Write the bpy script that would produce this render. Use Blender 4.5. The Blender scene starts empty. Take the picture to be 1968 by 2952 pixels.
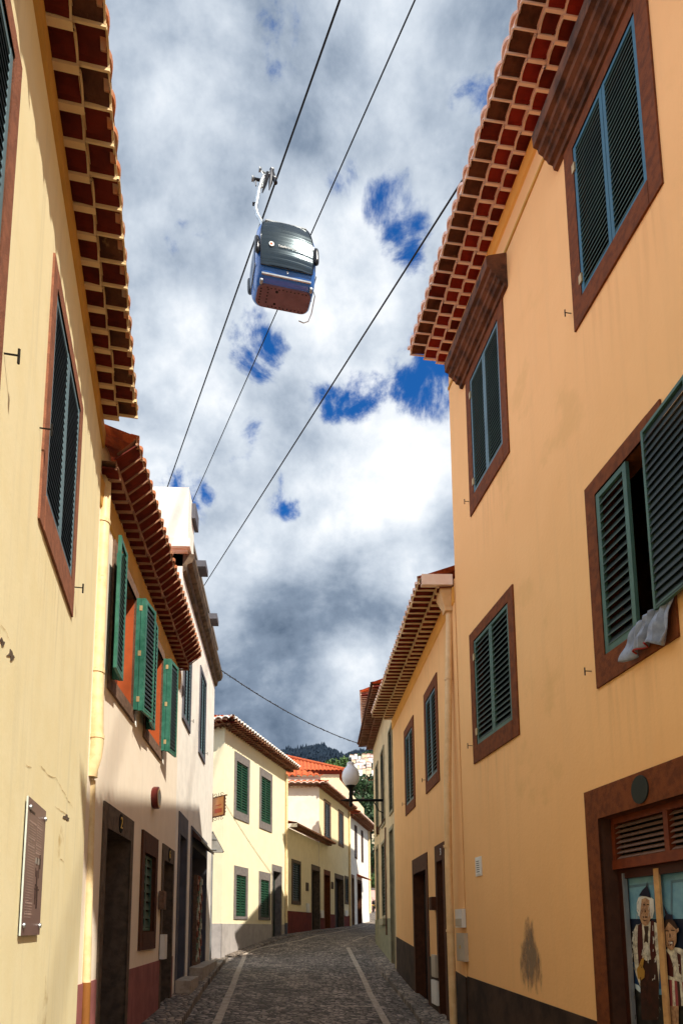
import bpy, math, random
from mathutils import Vector, Matrix
rnd = random.Random(7)
R_ = math.radians
scn = bpy.context.scene
COL = scn.collection

# ------------------------------------------------------------ camera
FPX, TILT, CX, W_, H_ = 1900.0, R_(7.8), 880.0, 1968.0, 2952.0
CY = 2675 - FPX * math.tan(TILT)
cd = bpy.data.cameras.new('camera'); cam = bpy.data.objects.new('camera', cd); COL.objects.link(cam)
cam.location = (0, 0, 0); cam.rotation_euler = (R_(90) + TILT, 0, 0)
cd.sensor_fit = 'VERTICAL'; cd.sensor_height = 24; cd.lens = 24 * FPX / H_
cd.shift_x = (W_ / 2 - CX) / H_; cd.shift_y = (CY - H_ / 2) / H_
cd.clip_start = 0.05; cd.clip_end = 9000
scn.camera = cam

# ------------------------------------------------------------ light
SUN = Vector((4.14, -5.27, 6.75)).normalized()          # towards the sun
sd = bpy.data.lights.new('sun', 'SUN'); sun = bpy.data.objects.new('sun', sd); COL.objects.link(sun)
sd.energy = 5.0; sd.angle = R_(0.6); sd.color = (1.0, 0.93, 0.80)
sun.rotation_euler = SUN.to_track_quat('Z', 'Y').to_euler()
scn.view_settings.view_transform = 'Standard'; scn.view_settings.look = 'None'
scn.view_settings.exposure = 0.48; scn.view_settings.gamma = 1

_C, _S = math.cos(TILT), math.sin(TILT)
def ray(x, y):
    a = (x - CX) / FPX; b = (CY - y) / FPX
    return Vector((a, _C - b * _S, _S + b * _C))
def at_y(x, y, Y):
    d = ray(x, y); return d * (Y / d.y)

def make_world():
    w = bpy.data.worlds.new('World'); scn.world = w; w.use_nodes = True
    nt = w.node_tree; N = nt.nodes; L = nt.links; N.clear()
    out = N.new('ShaderNodeOutputWorld')
    def math_(op, a, b=None, clamp=False):
        n = N.new('ShaderNodeMath'); n.operation = op; n.use_clamp = clamp
        for i, v in enumerate((a, b)):
            if v is None: continue
            if isinstance(v, (int, float)): n.inputs[i].default_value = v
            else: L.new(v, n.inputs[i])
        return n.outputs[0]
    tc = N.new('ShaderNodeTexCoord')
    nrm = N.new('ShaderNodeVectorMath'); nrm.operation = 'NORMALIZE'; L.new(tc.outputs['Generated'], nrm.inputs[0])
    D = nrm.outputs[0]
    sky = N.new('ShaderNodeTexSky'); sky.sky_type = 'NISHITA'; sky.sun_disc = False
    sky.sun_elevation = math.asin(SUN.z); sky.sun_rotation = math.atan2(SUN.x, SUN.y)
    tint = N.new('ShaderNodeMixRGB'); tint.blend_type = 'MULTIPLY'; tint.inputs[0].default_value = 1
    L.new(sky.outputs[0], tint.inputs[1]); tint.inputs[2].default_value = (0.12, 0.62, 1.25, 1)
    b1 = N.new('ShaderNodeBackground'); b1.inputs[1].default_value = 0.10; L.new(tint.outputs[0], b1.inputs[0])
    def noise(scale, det, rough, off=(0, 0, 0), sc=(1, 1, 1), dist=0.0):
        mp = N.new('ShaderNodeMapping'); mp.inputs['Location'].default_value = off; mp.inputs['Scale'].default_value = sc
        L.new(D, mp.inputs[0])
        n = N.new('ShaderNodeTexNoise'); n.inputs['Scale'].default_value = scale; n.inputs['Detail'].default_value = det
        n.inputs['Roughness'].default_value = rough; n.inputs['Distortion'].default_value = dist
        L.new(mp.outputs[0], n.inputs['Vector']); return n.outputs[0]
    def blob(x, y, rad):                                  # soft spot round the direction seen at photo point x, y
        v = ray(x, y).normalized()
        dp = N.new('ShaderNodeVectorMath'); dp.operation = 'DOT_PRODUCT'; L.new(D, dp.inputs[0]); dp.inputs[1].default_value = v
        mr = N.new('ShaderNodeMapRange'); mr.interpolation_type = 'SMOOTHSTEP'
        mr.inputs[1].default_value = math.cos(rad); mr.inputs[2].default_value = 1.0
        L.new(dp.outputs['Value'], mr.inputs[0]); return mr.outputs[0]
    def total(base, lst):
        for (x, y, r, wgt) in lst:
            base = math_('ADD', base, math_('MULTIPLY', blob(x, y, r), wgt))
        return base
    n1 = noise(5.5, 9, 0.60, (3.1, 1.7, 0.4))
    n1b = noise(13, 8, 0.62, (1.3, 4.7, 2.4), (1, 1, 1), .4)
    cov = math_('ADD', math_('MULTIPLY', n1, 2.6), math_('MULTIPLY', n1b, 2.1)); cov = math_('ADD', cov, -1.50)
    cov = total(cov, [(1250, 1120, .095, -.75), (1190, 1170, .05, -.25), (1140, 620, .055, -.50), (1030, 520, .05, -.42), (1240, 720, .04, -.2), (1130, 430, .07, .2), (1000, 1165, .055, -.52),
                      (735, 985, .06, -.85), (815, 1430, .045, -.75), (850, 1490, .03, -.35), (865, 140, .06, -.35), (760, 1280, .04, -.30),
                      (1290, 960, .05, -.35), (470, 790, .08, -.18), (1180, 1310, .09, .5), (900, 1350, .09, .2), (500, 300, .35, .30), (1000, 1700, .25, .5), (750, 2100, .35, .6), (560, 1200, .15, .3), (950, 850, .09, .25)])
    mr = N.new('ShaderNodeMapRange'); mr.interpolation_type = 'SMOOTHERSTEP'; L.new(cov, mr.inputs[0])
    mr.inputs[1].default_value = 0.22; mr.inputs[2].default_value = 0.78
    cover = mr.outputs[0]
    n2 = noise(4.2, 8, 0.56, (0.3, 5.2, 1.4), (1, 1, 1.5), 0.25)
    n3 = noise(15, 6, 0.6, (2, 1, 7))
    sh = math_('ADD', math_('MULTIPLY', n2, 1.55), math_('MULTIPLY', n3, 0.6))
    sh = math_('ADD', sh, -0.50)
    sh = total(sh, [(1180, 1300, .12, .26), (1000, 1320, .12, .16), (960, 900, .14, .16), (500, 1180, .14, .10), (930, 1430, .10, .14), (600, 650, .15, .05),
                    (860, 1760, .10, -.17), (1000, 1730, .09, -.12), (640, 2120, .16, -.20), (950, 2090, .12, -.16), (760, 1980, .12, -.14), (700, 1640, .08, .12), (1150, 1560, .09, .12),
                    (780, 120, .20, -.06), (1150, 250, .15, .05), (350, 100, .12, -.03)])
    cr = N.new('ShaderNodeValToRGB'); L.new(sh, cr.inputs[0]); e = cr.color_ramp.elements
    e[0].position = 0.10; e[0].color = (0.075, 0.11, 0.165, 1)
    e[1].position = 1.02; e[1].color = (0.79, 0.805, 0.82, 1)
    for p, c in ((0.34, (0.18, 0.23, 0.305, 1)), (0.55, (0.345, 0.40, 0.475, 1)), (0.76, (0.53, 0.58, 0.64, 1))):
        k = cr.color_ramp.elements.new(p); k.color = c
    # extra brightness added to the unseen west cloud, as fill for the shaded right walls
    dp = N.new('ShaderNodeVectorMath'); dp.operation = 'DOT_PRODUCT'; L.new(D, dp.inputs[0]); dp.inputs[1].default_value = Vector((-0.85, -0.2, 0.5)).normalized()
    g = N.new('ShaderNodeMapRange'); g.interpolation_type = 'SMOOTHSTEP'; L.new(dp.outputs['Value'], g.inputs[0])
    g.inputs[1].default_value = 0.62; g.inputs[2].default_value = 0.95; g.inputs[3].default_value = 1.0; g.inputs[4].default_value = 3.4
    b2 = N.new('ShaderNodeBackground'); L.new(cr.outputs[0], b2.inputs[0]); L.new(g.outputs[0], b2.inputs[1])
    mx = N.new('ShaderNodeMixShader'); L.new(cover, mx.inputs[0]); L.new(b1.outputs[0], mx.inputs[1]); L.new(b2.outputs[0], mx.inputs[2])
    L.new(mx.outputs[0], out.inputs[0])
make_world()

# ------------------------------------------------------------ materials
MATS = {}
def mat(name, col, rough=0.85, var=0.12, scale=3.0, bump=0.15, bscale=60, metal=0.0, col2=None, streak=0.0, spec=0.3, dirt=None, coat=0.0, bdist=0.01, bsc=(1, 1, 1)):
    if name in MATS: return MATS[name]
    m = bpy.data.materials.new(name); m.use_nodes = True; nt = m.node_tree; N = nt.nodes; L = nt.links
    b = N['Principled BSDF']; b.inputs['Roughness'].default_value = rough; b.inputs['Metallic'].default_value = metal
    b.inputs['Specular IOR Level'].default_value = spec; b.inputs['Coat Weight'].default_value = coat; b.inputs['Coat Roughness'].default_value = 0.08
    tc = N.new('ShaderNodeTexCoord')
    def noise(s, d=5, sc=(1, 1, 1), off=(0, 0, 0)):
        mp = N.new('ShaderNodeMapping'); mp.inputs['Scale'].default_value = sc; mp.inputs['Location'].default_value = off
        L.new(tc.outputs['Object'], mp.inputs[0])
        n = N.new('ShaderNodeTexNoise'); n.inputs['Scale'].default_value = s; n.inputs['Detail'].default_value = d; n.inputs['Roughness'].default_value = .6
        L.new(mp.outputs[0], n.inputs['Vector']); return n.outputs[0]
    def mix(f, a, c, mode='MIX'):
        n = N.new('ShaderNodeMixRGB'); n.blend_type = mode
        for i, v in enumerate((f, a, c)):
            if isinstance(v, (int, float)): n.inputs[i].default_value = v
            elif isinstance(v, tuple): n.inputs[i].default_value = (*v[:3], 1)
            else: L.new(v, n.inputs[i])
        return n.outputs[0]
    def ramp(f, a, b_):
        r = N.new('ShaderNodeMapRange'); r.interpolation_type = 'SMOOTHSTEP'; L.new(f, r.inputs[0]); r.inputs[1].default_value = a; r.inputs[2].default_value = b_; return r.outputs[0]
    c2 = col2 or tuple(max(0, v * (1 - var * 2)) for v in col)
    c = mix(ramp(noise(scale), .35, .68), col, c2)
    if streak: c = mix(ramp(noise(2.2, 5, (3.2, 3.2, .22), (5, 3, 1)), .48, .72), c, tuple(v * (1 - streak) for v in col))
    if dirt: c = mix(ramp(noise(dirt[1], 7, (1, 1, 1), (9, 4, 2)), dirt[2], dirt[2] + .1), c, dirt[0])
    L.new(c, b.inputs['Base Color'])
    if bump:
        bp = N.new('ShaderNodeBump'); bp.inputs['Strength'].default_value = bump; bp.inputs['Distance'].default_value = bdist
        L.new(noise(bscale, 4, bsc), bp.inputs['Height']); L.new(bp.outputs[0], b.inputs['Normal'])
    MATS[name] = m; return m

def cobble_mat(name, c1, c2, scale, stretch=1.0):
    m = bpy.data.materials.new(name); m.use_nodes = True; nt = m.node_tree; N = nt.nodes; L = nt.links
    b = N['Principled BSDF']; b.inputs['Roughness'].default_value = .8
    tc = N.new('ShaderNodeTexCoord'); mp = N.new('ShaderNodeMapping'); mp.inputs['Scale'].default_value = (scale, scale * stretch, 0.01)
    L.new(tc.outputs['Object'], mp.inputs[0])
    v = N.new('ShaderNodeTexVoronoi'); v.inputs['Scale'].default_value = 1; L.new(mp.outputs[0], v.inputs['Vector'])
    v2 = N.new('ShaderNodeTexVoronoi'); v2.feature = 'DISTANCE_TO_EDGE'; v2.inputs['Scale'].default_value = 1; L.new(mp.outputs[0], v2.inputs['Vector'])
    sp = N.new('ShaderNodeSeparateColor'); L.new(v.outputs['Color'], sp.inputs[0])
    mx = N.new('ShaderNodeMixRGB'); L.new(sp.outputs[0], mx.inputs[0]); mx.inputs[1].default_value = (*c1, 1); mx.inputs[2].default_value = (*c2, 1)
    n = N.new('ShaderNodeTexNoise'); n.inputs['Scale'].default_value = 1.2; n.inputs['Detail'].default_value = 6; L.new(tc.outputs['Object'], n.inputs['Vector'])
    m2 = N.new('ShaderNodeMixRGB'); m2.blend_type = 'MULTIPLY'; m2.inputs[0].default_value = .7; L.new(mx.outputs[0], m2.inputs[1])
    rr = N.new('ShaderNodeMapRange'); L.new(n.outputs[0], rr.inputs[0]); rr.inputs[1].default_value = .3; rr.inputs[2].default_value = .7; rr.inputs[3].default_value = .35; rr.inputs[4].default_value = 1.45
    L.new(rr.outputs[0], m2.inputs[2])
    r = N.new('ShaderNodeMapRange'); L.new(v2.outputs['Distance'], r.inputs[0]); r.inputs[1].default_value = 0.01; r.inputs[2].default_value = .11
    m3 = N.new('ShaderNodeMixRGB'); L.new(r.outputs[0], m3.inputs[0]); m3.inputs[1].default_value = (.012, .010, .008, 1); L.new(m2.outputs[0], m3.inputs[2])
    L.new(m3.outputs[0], b.inputs['Base Color'])
    bp = N.new('ShaderNodeBump'); bp.inputs['Strength'].default_value = 1; bp.inputs['Distance'].default_value = .03
    r2 = N.new('ShaderNodeMapRange'); r2.interpolation_type = 'SMOOTHSTEP'; L.new(v2.outputs['Distance'], r2.inputs[0]); r2.inputs[2].default_value = .4
    L.new(r2.outputs[0], bp.inputs['Height']); L.new(bp.outputs[0], b.inputs['Normal'])
    return m

M = dict(
 cream=mat('cream_plaster', (.88, .79, .50), col2=(.85, .75, .45), streak=.12, bump=.14, bscale=30, dirt=((.55, .40, .16), 1.3, .66)),
 white=mat('white_plaster', (.86, .76, .62), col2=(.82, .72, .58), streak=.07),
 white2=mat('bright_plaster', (.88, .83, .75), col2=(.76, .72, .65), streak=.06),
 orange=mat('apricot_plaster', (.87, .49, .20), col2=(.84, .465, .185), bump=.35, bscale=22, scale=.9, streak=.05, dirt=((.78, .44, .17), .8, .60)),
 orange2=mat('apricot_plaster_two', (.87, .49, .20), col2=(.84, .465, .185), streak=.12, bump=.35, bscale=22),
 apricot_band=mat('apricot_band', (.80, .38, .07), var=.05),
 ochre_band=mat('ochre_band', (.60, .33, .07), var=.10),
 sage=mat('sage_plaster', (.72, .54, .30), col2=(.60, .45, .26), streak=.2, dirt=((.25, .20, .12), 2.5, .62)),
 yellow=mat('pale_yellow_plaster', (.86, .77, .54), col2=(.83, .73, .50), streak=.05),
 pinkish=mat('pinkish_plaster', (.80, .70, .60), col2=(.74, .63, .53), dirt=((.45, .36, .28), 1.5, .68)),
 cream2=mat('light_cream_plaster', (.82, .70, .45), col2=(.76, .64, .40), streak=.06),
 plinth_dark=mat('dark_brown_plinth', (.055, .030, .018), var=.3, bump=.4, bscale=25),
 plinth_pink=mat('old_rose_plinth', (.34, .12, .11), var=.15, streak=.3),
 plinth_red=mat('oxblood_plinth', (.16, .022, .014), var=.15),
 plinth_grey=mat('grey_plinth', (.44, .40, .38), var=.1, streak=.15),
 plinth_sage=mat('olive_plinth', (.26, .24, .14), var=.15, streak=.3),
 plinth_ochre=mat('ochre_plinth', (.26, .10, .02), var=.1),
 stone_red=mat('red_brown_stone', (.175, .044, .007), col2=(.105, .026, .004), scale=12, bump=.4, bscale=90),
 stone_red2=mat('worn_red_stone', (.30, .115, .06), col2=(.20, .075, .04), scale=14, bump=.6, bscale=90),
 stone_choc=mat('chocolate_stone', (.085, .028, .010), col2=(.06, .019, .007), scale=9, bump=.4),
 stone_brown=mat('brown_stone', (.13, .092, .062), col2=(.075, .052, .036), scale=9, bump=.6, bscale=40),
 stone_wood=mat('rusty_stone', (.20, .12, .08), col2=(.12, .07, .045), scale=15, bump=.5),
 stone_grey=mat('grey_stone', (.20, .175, .165), col2=(.15, .13, .125), scale=9, bump=.3),
 stone_slate=mat('slate_painted_stone', (.115, .115, .14), var=.1),
 stone_sage=mat('sage_stone', (.36, .31, .19), var=.15),
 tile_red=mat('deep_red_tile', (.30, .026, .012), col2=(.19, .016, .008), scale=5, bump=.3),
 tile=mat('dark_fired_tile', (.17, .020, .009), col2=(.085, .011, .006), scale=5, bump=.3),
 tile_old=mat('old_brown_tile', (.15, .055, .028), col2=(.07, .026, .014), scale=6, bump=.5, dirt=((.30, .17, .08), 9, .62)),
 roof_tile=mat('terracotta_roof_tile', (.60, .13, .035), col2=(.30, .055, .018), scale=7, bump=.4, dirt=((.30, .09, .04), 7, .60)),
 tile_end=mat('weathered_tile_end', (.82, .66, .58), col2=(.62, .34, .22), scale=7, bump=.4),
 tile_end_w=mat('whitewashed_tile_end', (.88, .84, .80), col2=(.80, .70, .62), scale=7, bump=.2),
 tile_end_o=mat('orange_tile_end', (.62, .22, .09), col2=(.5, .35, .25), scale=7, bump=.4),
 mortar=mat('cream_mortar', (.80, .60, .34), col2=(.70, .50, .27), bump=.4, bscale=70),
 mortar_pink=mat('pale_pink_mortar', (.92, .74, .60), col2=(.86, .64, .50), bump=.4, bscale=70),
 mortar_br=mat('brown_mortar', (.42, .22, .13), var=.2),
 teal=mat('teal_paint', (.035, .13, .19), var=.1, rough=.5, bump=.05),
 slate_blue=mat('blue_grey_paint', (.11, .19, .22), var=.1, rough=.5, bump=.05),
 sage_paint=mat('grey_green_paint', (.065, .135, .105), var=.12, rough=.5, bump=.05),
 green=mat('bright_green_paint', (.018, .115, .072), col2=(.045, .17, .12), scale=9, rough=.45, bump=.05),
 green2=mat('shutter_green_paint', (.008, .050, .026), var=.1, rough=.5, bump=.05),
 slat_dark=mat('dark_green_slat', (.012, .022, .017), var=.2, rough=.45, bump=.05),
 slat_edge=mat('worn_slat', (.05, .09, .066), var=.2, rough=.5, bump=.05),
 glass=mat('dark_glass', (.008, .009, .010), rough=.08, var=.1, bump=0, spec=.6),
 black=mat('black_interior', (.004, .004, .004), rough=.9, bump=0),
 door_dark=mat('dark_door_wood', (.020, .011, .008), var=.25, rough=.5, scale=20),
 door_green=mat('dark_green_door', (.01, .03, .022), var=.2, rough=.45),
 wood_red=mat('red_brown_wood', (.17, .034, .008), col2=(.12, .022, .006), rough=.5, scale=12, bump=.1),
 wood_dk=mat('maroon_wood', (.05, .012, .006), rough=.5, bump=.1),
 wood_post=mat('pine_post', (.60, .34, .13), col2=(.45, .24, .10), scale=9, bump=.2),
 louver_grey=mat('dusty_louver', (.22, .13, .10), var=.15, scale=20),
 pipe=mat('cream_pipe_paint', (.80, .63, .36), col2=(.70, .52, .27), rough=.5, scale=9, bump=.05, dirt=((.42, .26, .10), 5, .66)),
 pipe2=mat('apricot_pipe_paint', (.78, .52, .26), col2=(.68, .43, .20), rough=.5, scale=6, bump=.05),
 iron=mat('dark_iron', (.02, .018, .016), rough=.5, metal=.6, bump=.1),
 rust=mat('rusted_iron', (.12, .045, .02), rough=.8, bump=.2),
 brass=mat('brass_hinge', (.50, .36, .18), rough=.5, metal=.3),
 steel=mat('bright_steel', (.55, .57, .58), rough=.42, metal=.9, bump=0),
 steel_dk=mat('dark_steel', (.03, .03, .035), rough=.4, metal=.7, bump=0),
 galv=mat('galvanised_steel', (.35, .36, .37), rough=.5, metal=.6),
 cable=mat('steel_cable', (.012, .012, .014), rough=.6, metal=.3, bump=0),
 sign_back=mat('grey_sign_back', (.34, .33, .31), rough=.5, metal=.2, bump=.05),
 sign_rim=mat('dark_sign_rim', (.05, .04, .04), rough=.5, bump=0),
 sign_wood=mat('varnished_sign', (.52, .24, .07), col2=(.44, .18, .05), rough=.4, scale=8),
 red_ink=mat('red_lettering', (.40, .08, .03), rough=.6, bump=0),
 dark_ink=mat('dark_lettering', (.03, .02, .02), rough=.6, bump=0),
 white_ink=mat('white_lettering', (.85, .85, .82), rough=.6, bump=0),
 gold=mat('yellow_number', (.65, .40, .06), rough=.5, bump=0),
 plate=mat('brown_grey_plate', (.19, .11, .095), col2=(.17, .10, .088), rough=.35, bump=0),
 plate_text=mat('pale_engraving', (.42, .30, .26), rough=.5, bump=0),
 plate_dark=mat('dark_engraving', (.045, .022, .018), rough=.5, bump=0),
 plate_edge=mat('pale_glass_edge', (.62, .68, .62), rough=.2, bump=0),
 box_grey=mat('grey_meter_box', (.50, .43, .33), rough=.5, var=.08),
 box_white=mat('white_meter_box', (.75, .73, .68), rough=.5, var=.06),
 curtain=mat('grey_curtain', (.30, .24, .19), var=.15, scale=8),
 cloth=mat('pale_grey_cloth', (.30, .34, .42), col2=(.20, .23, .30), scale=12, bump=.3, bscale=200),
 cloth_red=mat('red_cloth_hem', (.35, .04, .03), bump=0),
 reveal=mat('orange_casement', (.42, .075, .012), var=.12, rough=.6),
 globe=mat('frosted_globe', (.80, .78, .80), rough=.25, spec=.5, bump=0, var=.04),
 gond_blue=mat('cabin_blue_paint', (.022, .12, .42), rough=.22, var=.05, bump=0, coat=.6, spec=.5),
 gond_navy=mat('cabin_navy_glass', (.015, .05, .16), rough=.1, bump=0, coat=.5),
 gond_glass=mat('mirror_cabin_glass', (.085, .105, .115), rough=.20, metal=.92, bump=.4, bscale=.8, bdist=.05, bsc=(.1, .1, 8), var=.05),
 gond_black=mat('black_rubber', (.012, .011, .011), rough=.25, bump=0, spec=.5),
 gond_floor=mat('cabin_floor_plate', (.15, .072, .088), col2=(.11, .052, .066), rough=.55, var=.1, bump=.05),
 road=cobble_mat('road_cobbles', (.42, .35, .30), (.075, .062, .054), 9.5, 1.0),
 pave=cobble_mat('pavement_cobbles', (.42, .34, .27), (.16, .125, .10), 8, 1.0),
 strip=mat('pale_stone_strip', (.46, .39, .32), col2=(.30, .25, .20), scale=8, bump=.6, bscale=30),
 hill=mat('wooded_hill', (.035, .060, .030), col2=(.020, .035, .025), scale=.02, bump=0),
 hill_far=mat('hazed_far_hill', (.010, .024, .046), col2=(.008, .019, .038), scale=.01, bump=0),  # blue of distant haze and cloud shadow put into the hill colour
 ground=mat('earth', (.08, .07, .045), scale=.05, bump=0),
 leaf=mat('leaf_green', (.075, .13, .025), col2=(.03, .065, .014), scale=1.2, bump=0, rough=.6),
 leaf_dk=mat('leaf_dark', (.03, .065, .018), col2=(.018, .04, .014), scale=.6, bump=0, rough=.6),
 leaf_far=mat('hazed_far_leaf', (.008, .021, .040), col2=(.006, .016, .032), scale=.01, bump=0),  # same haze and cloud shadow painted into the far trees
 bark=mat('bark', (.07, .045, .03), bump=.3),
 pinkwall=mat('pink_wall_paint', (.80, .50, .45), var=.05),
 far_white=mat('far_white_wall', (.85, .82, .78), var=.08, bump=0),
 far_pink=mat('far_pink_wall', (.80, .62, .58), var=.08, bump=0),
 far_cream=mat('far_cream_wall', (.72, .60, .42), var=.08, bump=0),
 far_roof=mat('far_tile_roof', (.48, .24, .17), var=.2, bump=0),
 stain=mat('bare_grey_stain', (.20, .145, .095), col2=(.27, .18, .10), scale=14, bump=.5, bscale=40),
)

GM = {}
def grime_mat(col):
    if col in GM: return GM[col]
    m = bpy.data.materials.new('rain_streaks'); m.use_nodes = True; nt = m.node_tree; N = nt.nodes; L = nt.links; b = N['Principled BSDF']; b.inputs['Roughness'].default_value = .9; b.inputs['Base Color'].default_value = (*col, 1)
    tc = N.new('ShaderNodeTexCoord'); mp = N.new('ShaderNodeMapping'); mp.inputs['Scale'].default_value = (9, 9, .5); L.new(tc.outputs['Object'], mp.inputs[0])
    n = N.new('ShaderNodeTexNoise'); n.inputs['Scale'].default_value = 1.6; n.inputs['Detail'].default_value = 6; L.new(mp.outputs[0], n.inputs['Vector'])
    sx = N.new('ShaderNodeSeparateXYZ'); L.new(tc.outputs['Generated'], sx.inputs[0])
    def mt(op, a, b_):
        q = N.new('ShaderNodeMath'); q.operation = op; q.use_clamp = True
        for i, v in enumerate((a, b_)):
            if isinstance(v, (int, float)): q.inputs[i].default_value = v
            else: L.new(v, q.inputs[i])
        return q.outputs[0]
    r = N.new('ShaderNodeMapRange'); r.interpolation_type = 'SMOOTHSTEP'; L.new(n.outputs[0], r.inputs[0]); r.inputs[1].default_value = .42; r.inputs[2].default_value = .75
    e = mt('MULTIPLY', mt('MULTIPLY', sx.outputs[1], 6), mt('MULTIPLY', mt('SUBTRACT', 1, sx.outputs[1]), 6))
    a = mt('MULTIPLY', mt('MULTIPLY', r.outputs[0], mt('POWER', sx.outputs[2], 1.5)), mt('MULTIPLY', e, .13))
    L.new(a, b.inputs['Alpha']); GM[col] = m; return m
def stain_mat():
    m = bpy.data.materials.new('grey_stain'); m.use_nodes = True; nt = m.node_tree; N = nt.nodes; L = nt.links; b = N['Principled BSDF']; b.inputs['Roughness'].default_value = .9
    tc = N.new('ShaderNodeTexCoord')
    def ns(s, sc=(1, 1, 1)):
        mp = N.new('ShaderNodeMapping'); mp.inputs['Scale'].default_value = sc; L.new(tc.outputs['Object'], mp.inputs[0]); n = N.new('ShaderNodeTexNoise'); n.inputs['Scale'].default_value = s; n.inputs['Detail'].default_value = 8; n.inputs['Roughness'].default_value = .65; L.new(mp.outputs[0], n.inputs['Vector']); return n.outputs[0]
    mp = N.new('ShaderNodeMapping'); mp.inputs['Location'].default_value = (-.5, -.5, -.44); L.new(tc.outputs['Generated'], mp.inputs[0])
    sx = N.new('ShaderNodeSeparateXYZ'); L.new(mp.outputs[0], sx.inputs[0])
    def mt(op, a, b_):
        n = N.new('ShaderNodeMath'); n.operation = op
        for i, v in enumerate((a, b_)):
            if isinstance(v, (int, float)): n.inputs[i].default_value = v
            else: L.new(v, n.inputs[i])
        return n.outputs[0]
    w = mt('ADD', 2.15, mt('MULTIPLY', sx.outputs[2], 3.0))                     # narrower towards the top
    r = mt('ADD', mt('POWER', mt('MULTIPLY', sx.outputs[1], w), 2), mt('POWER', mt('MULTIPLY', sx.outputs[2], 2.3), 2))
    a = mt('SUBTRACT', 1.02, mt('ADD', r, mt('MULTIPLY', mt('SUBTRACT', ns(14, (1, 1, .35)), .5), 2.2)))
    mr = N.new('ShaderNodeMapRange'); mr.interpolation_type = 'SMOOTHSTEP'; L.new(a, mr.inputs[0]); mr.inputs[1].default_value = .0; mr.inputs[2].default_value = .95; mr.inputs[4].default_value = .68
    L.new(mr.outputs[0], b.inputs['Alpha'])
    mx = N.new('ShaderNodeMixRGB'); L.new(ns(22), mx.inputs[0]); mx.inputs[1].default_value = (.12, .09, .06, 1); mx.inputs[2].default_value = (.30, .22, .14, 1); L.new(mx.outputs[0], b.inputs['Base Color'])
    return m

# ------------------------------------------------------------ helpers
class Frame:
    """s runs along ex, d sticks out along en, z up"""
    def __init__(s, o, ex, en):
        s.o = Vector(o); s.ex = Vector(ex).normalized(); s.en = Vector(en).normalized()
    def p(s, a, d, z): return s.o + s.ex * a + s.en * d + Vector((0, 0, z))
    def px(s, x, y, d=0.0):
        r = ray(x, y); o = s.o + s.en * d
        k = o.dot(s.en) / r.dot(s.en); P = r * k
        return ((P - s.o).dot(s.ex), P.z)
def wall_frame(X0, Y0, vp, side):
    t = (vp - CX) * _C / FPX
    ex = Vector((t, 1, 0)); en = Vector((1, -t, 0)) if side == 'L' else Vector((-1, t, 0))
    return Frame((X0, Y0, 0), ex, en)

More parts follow.
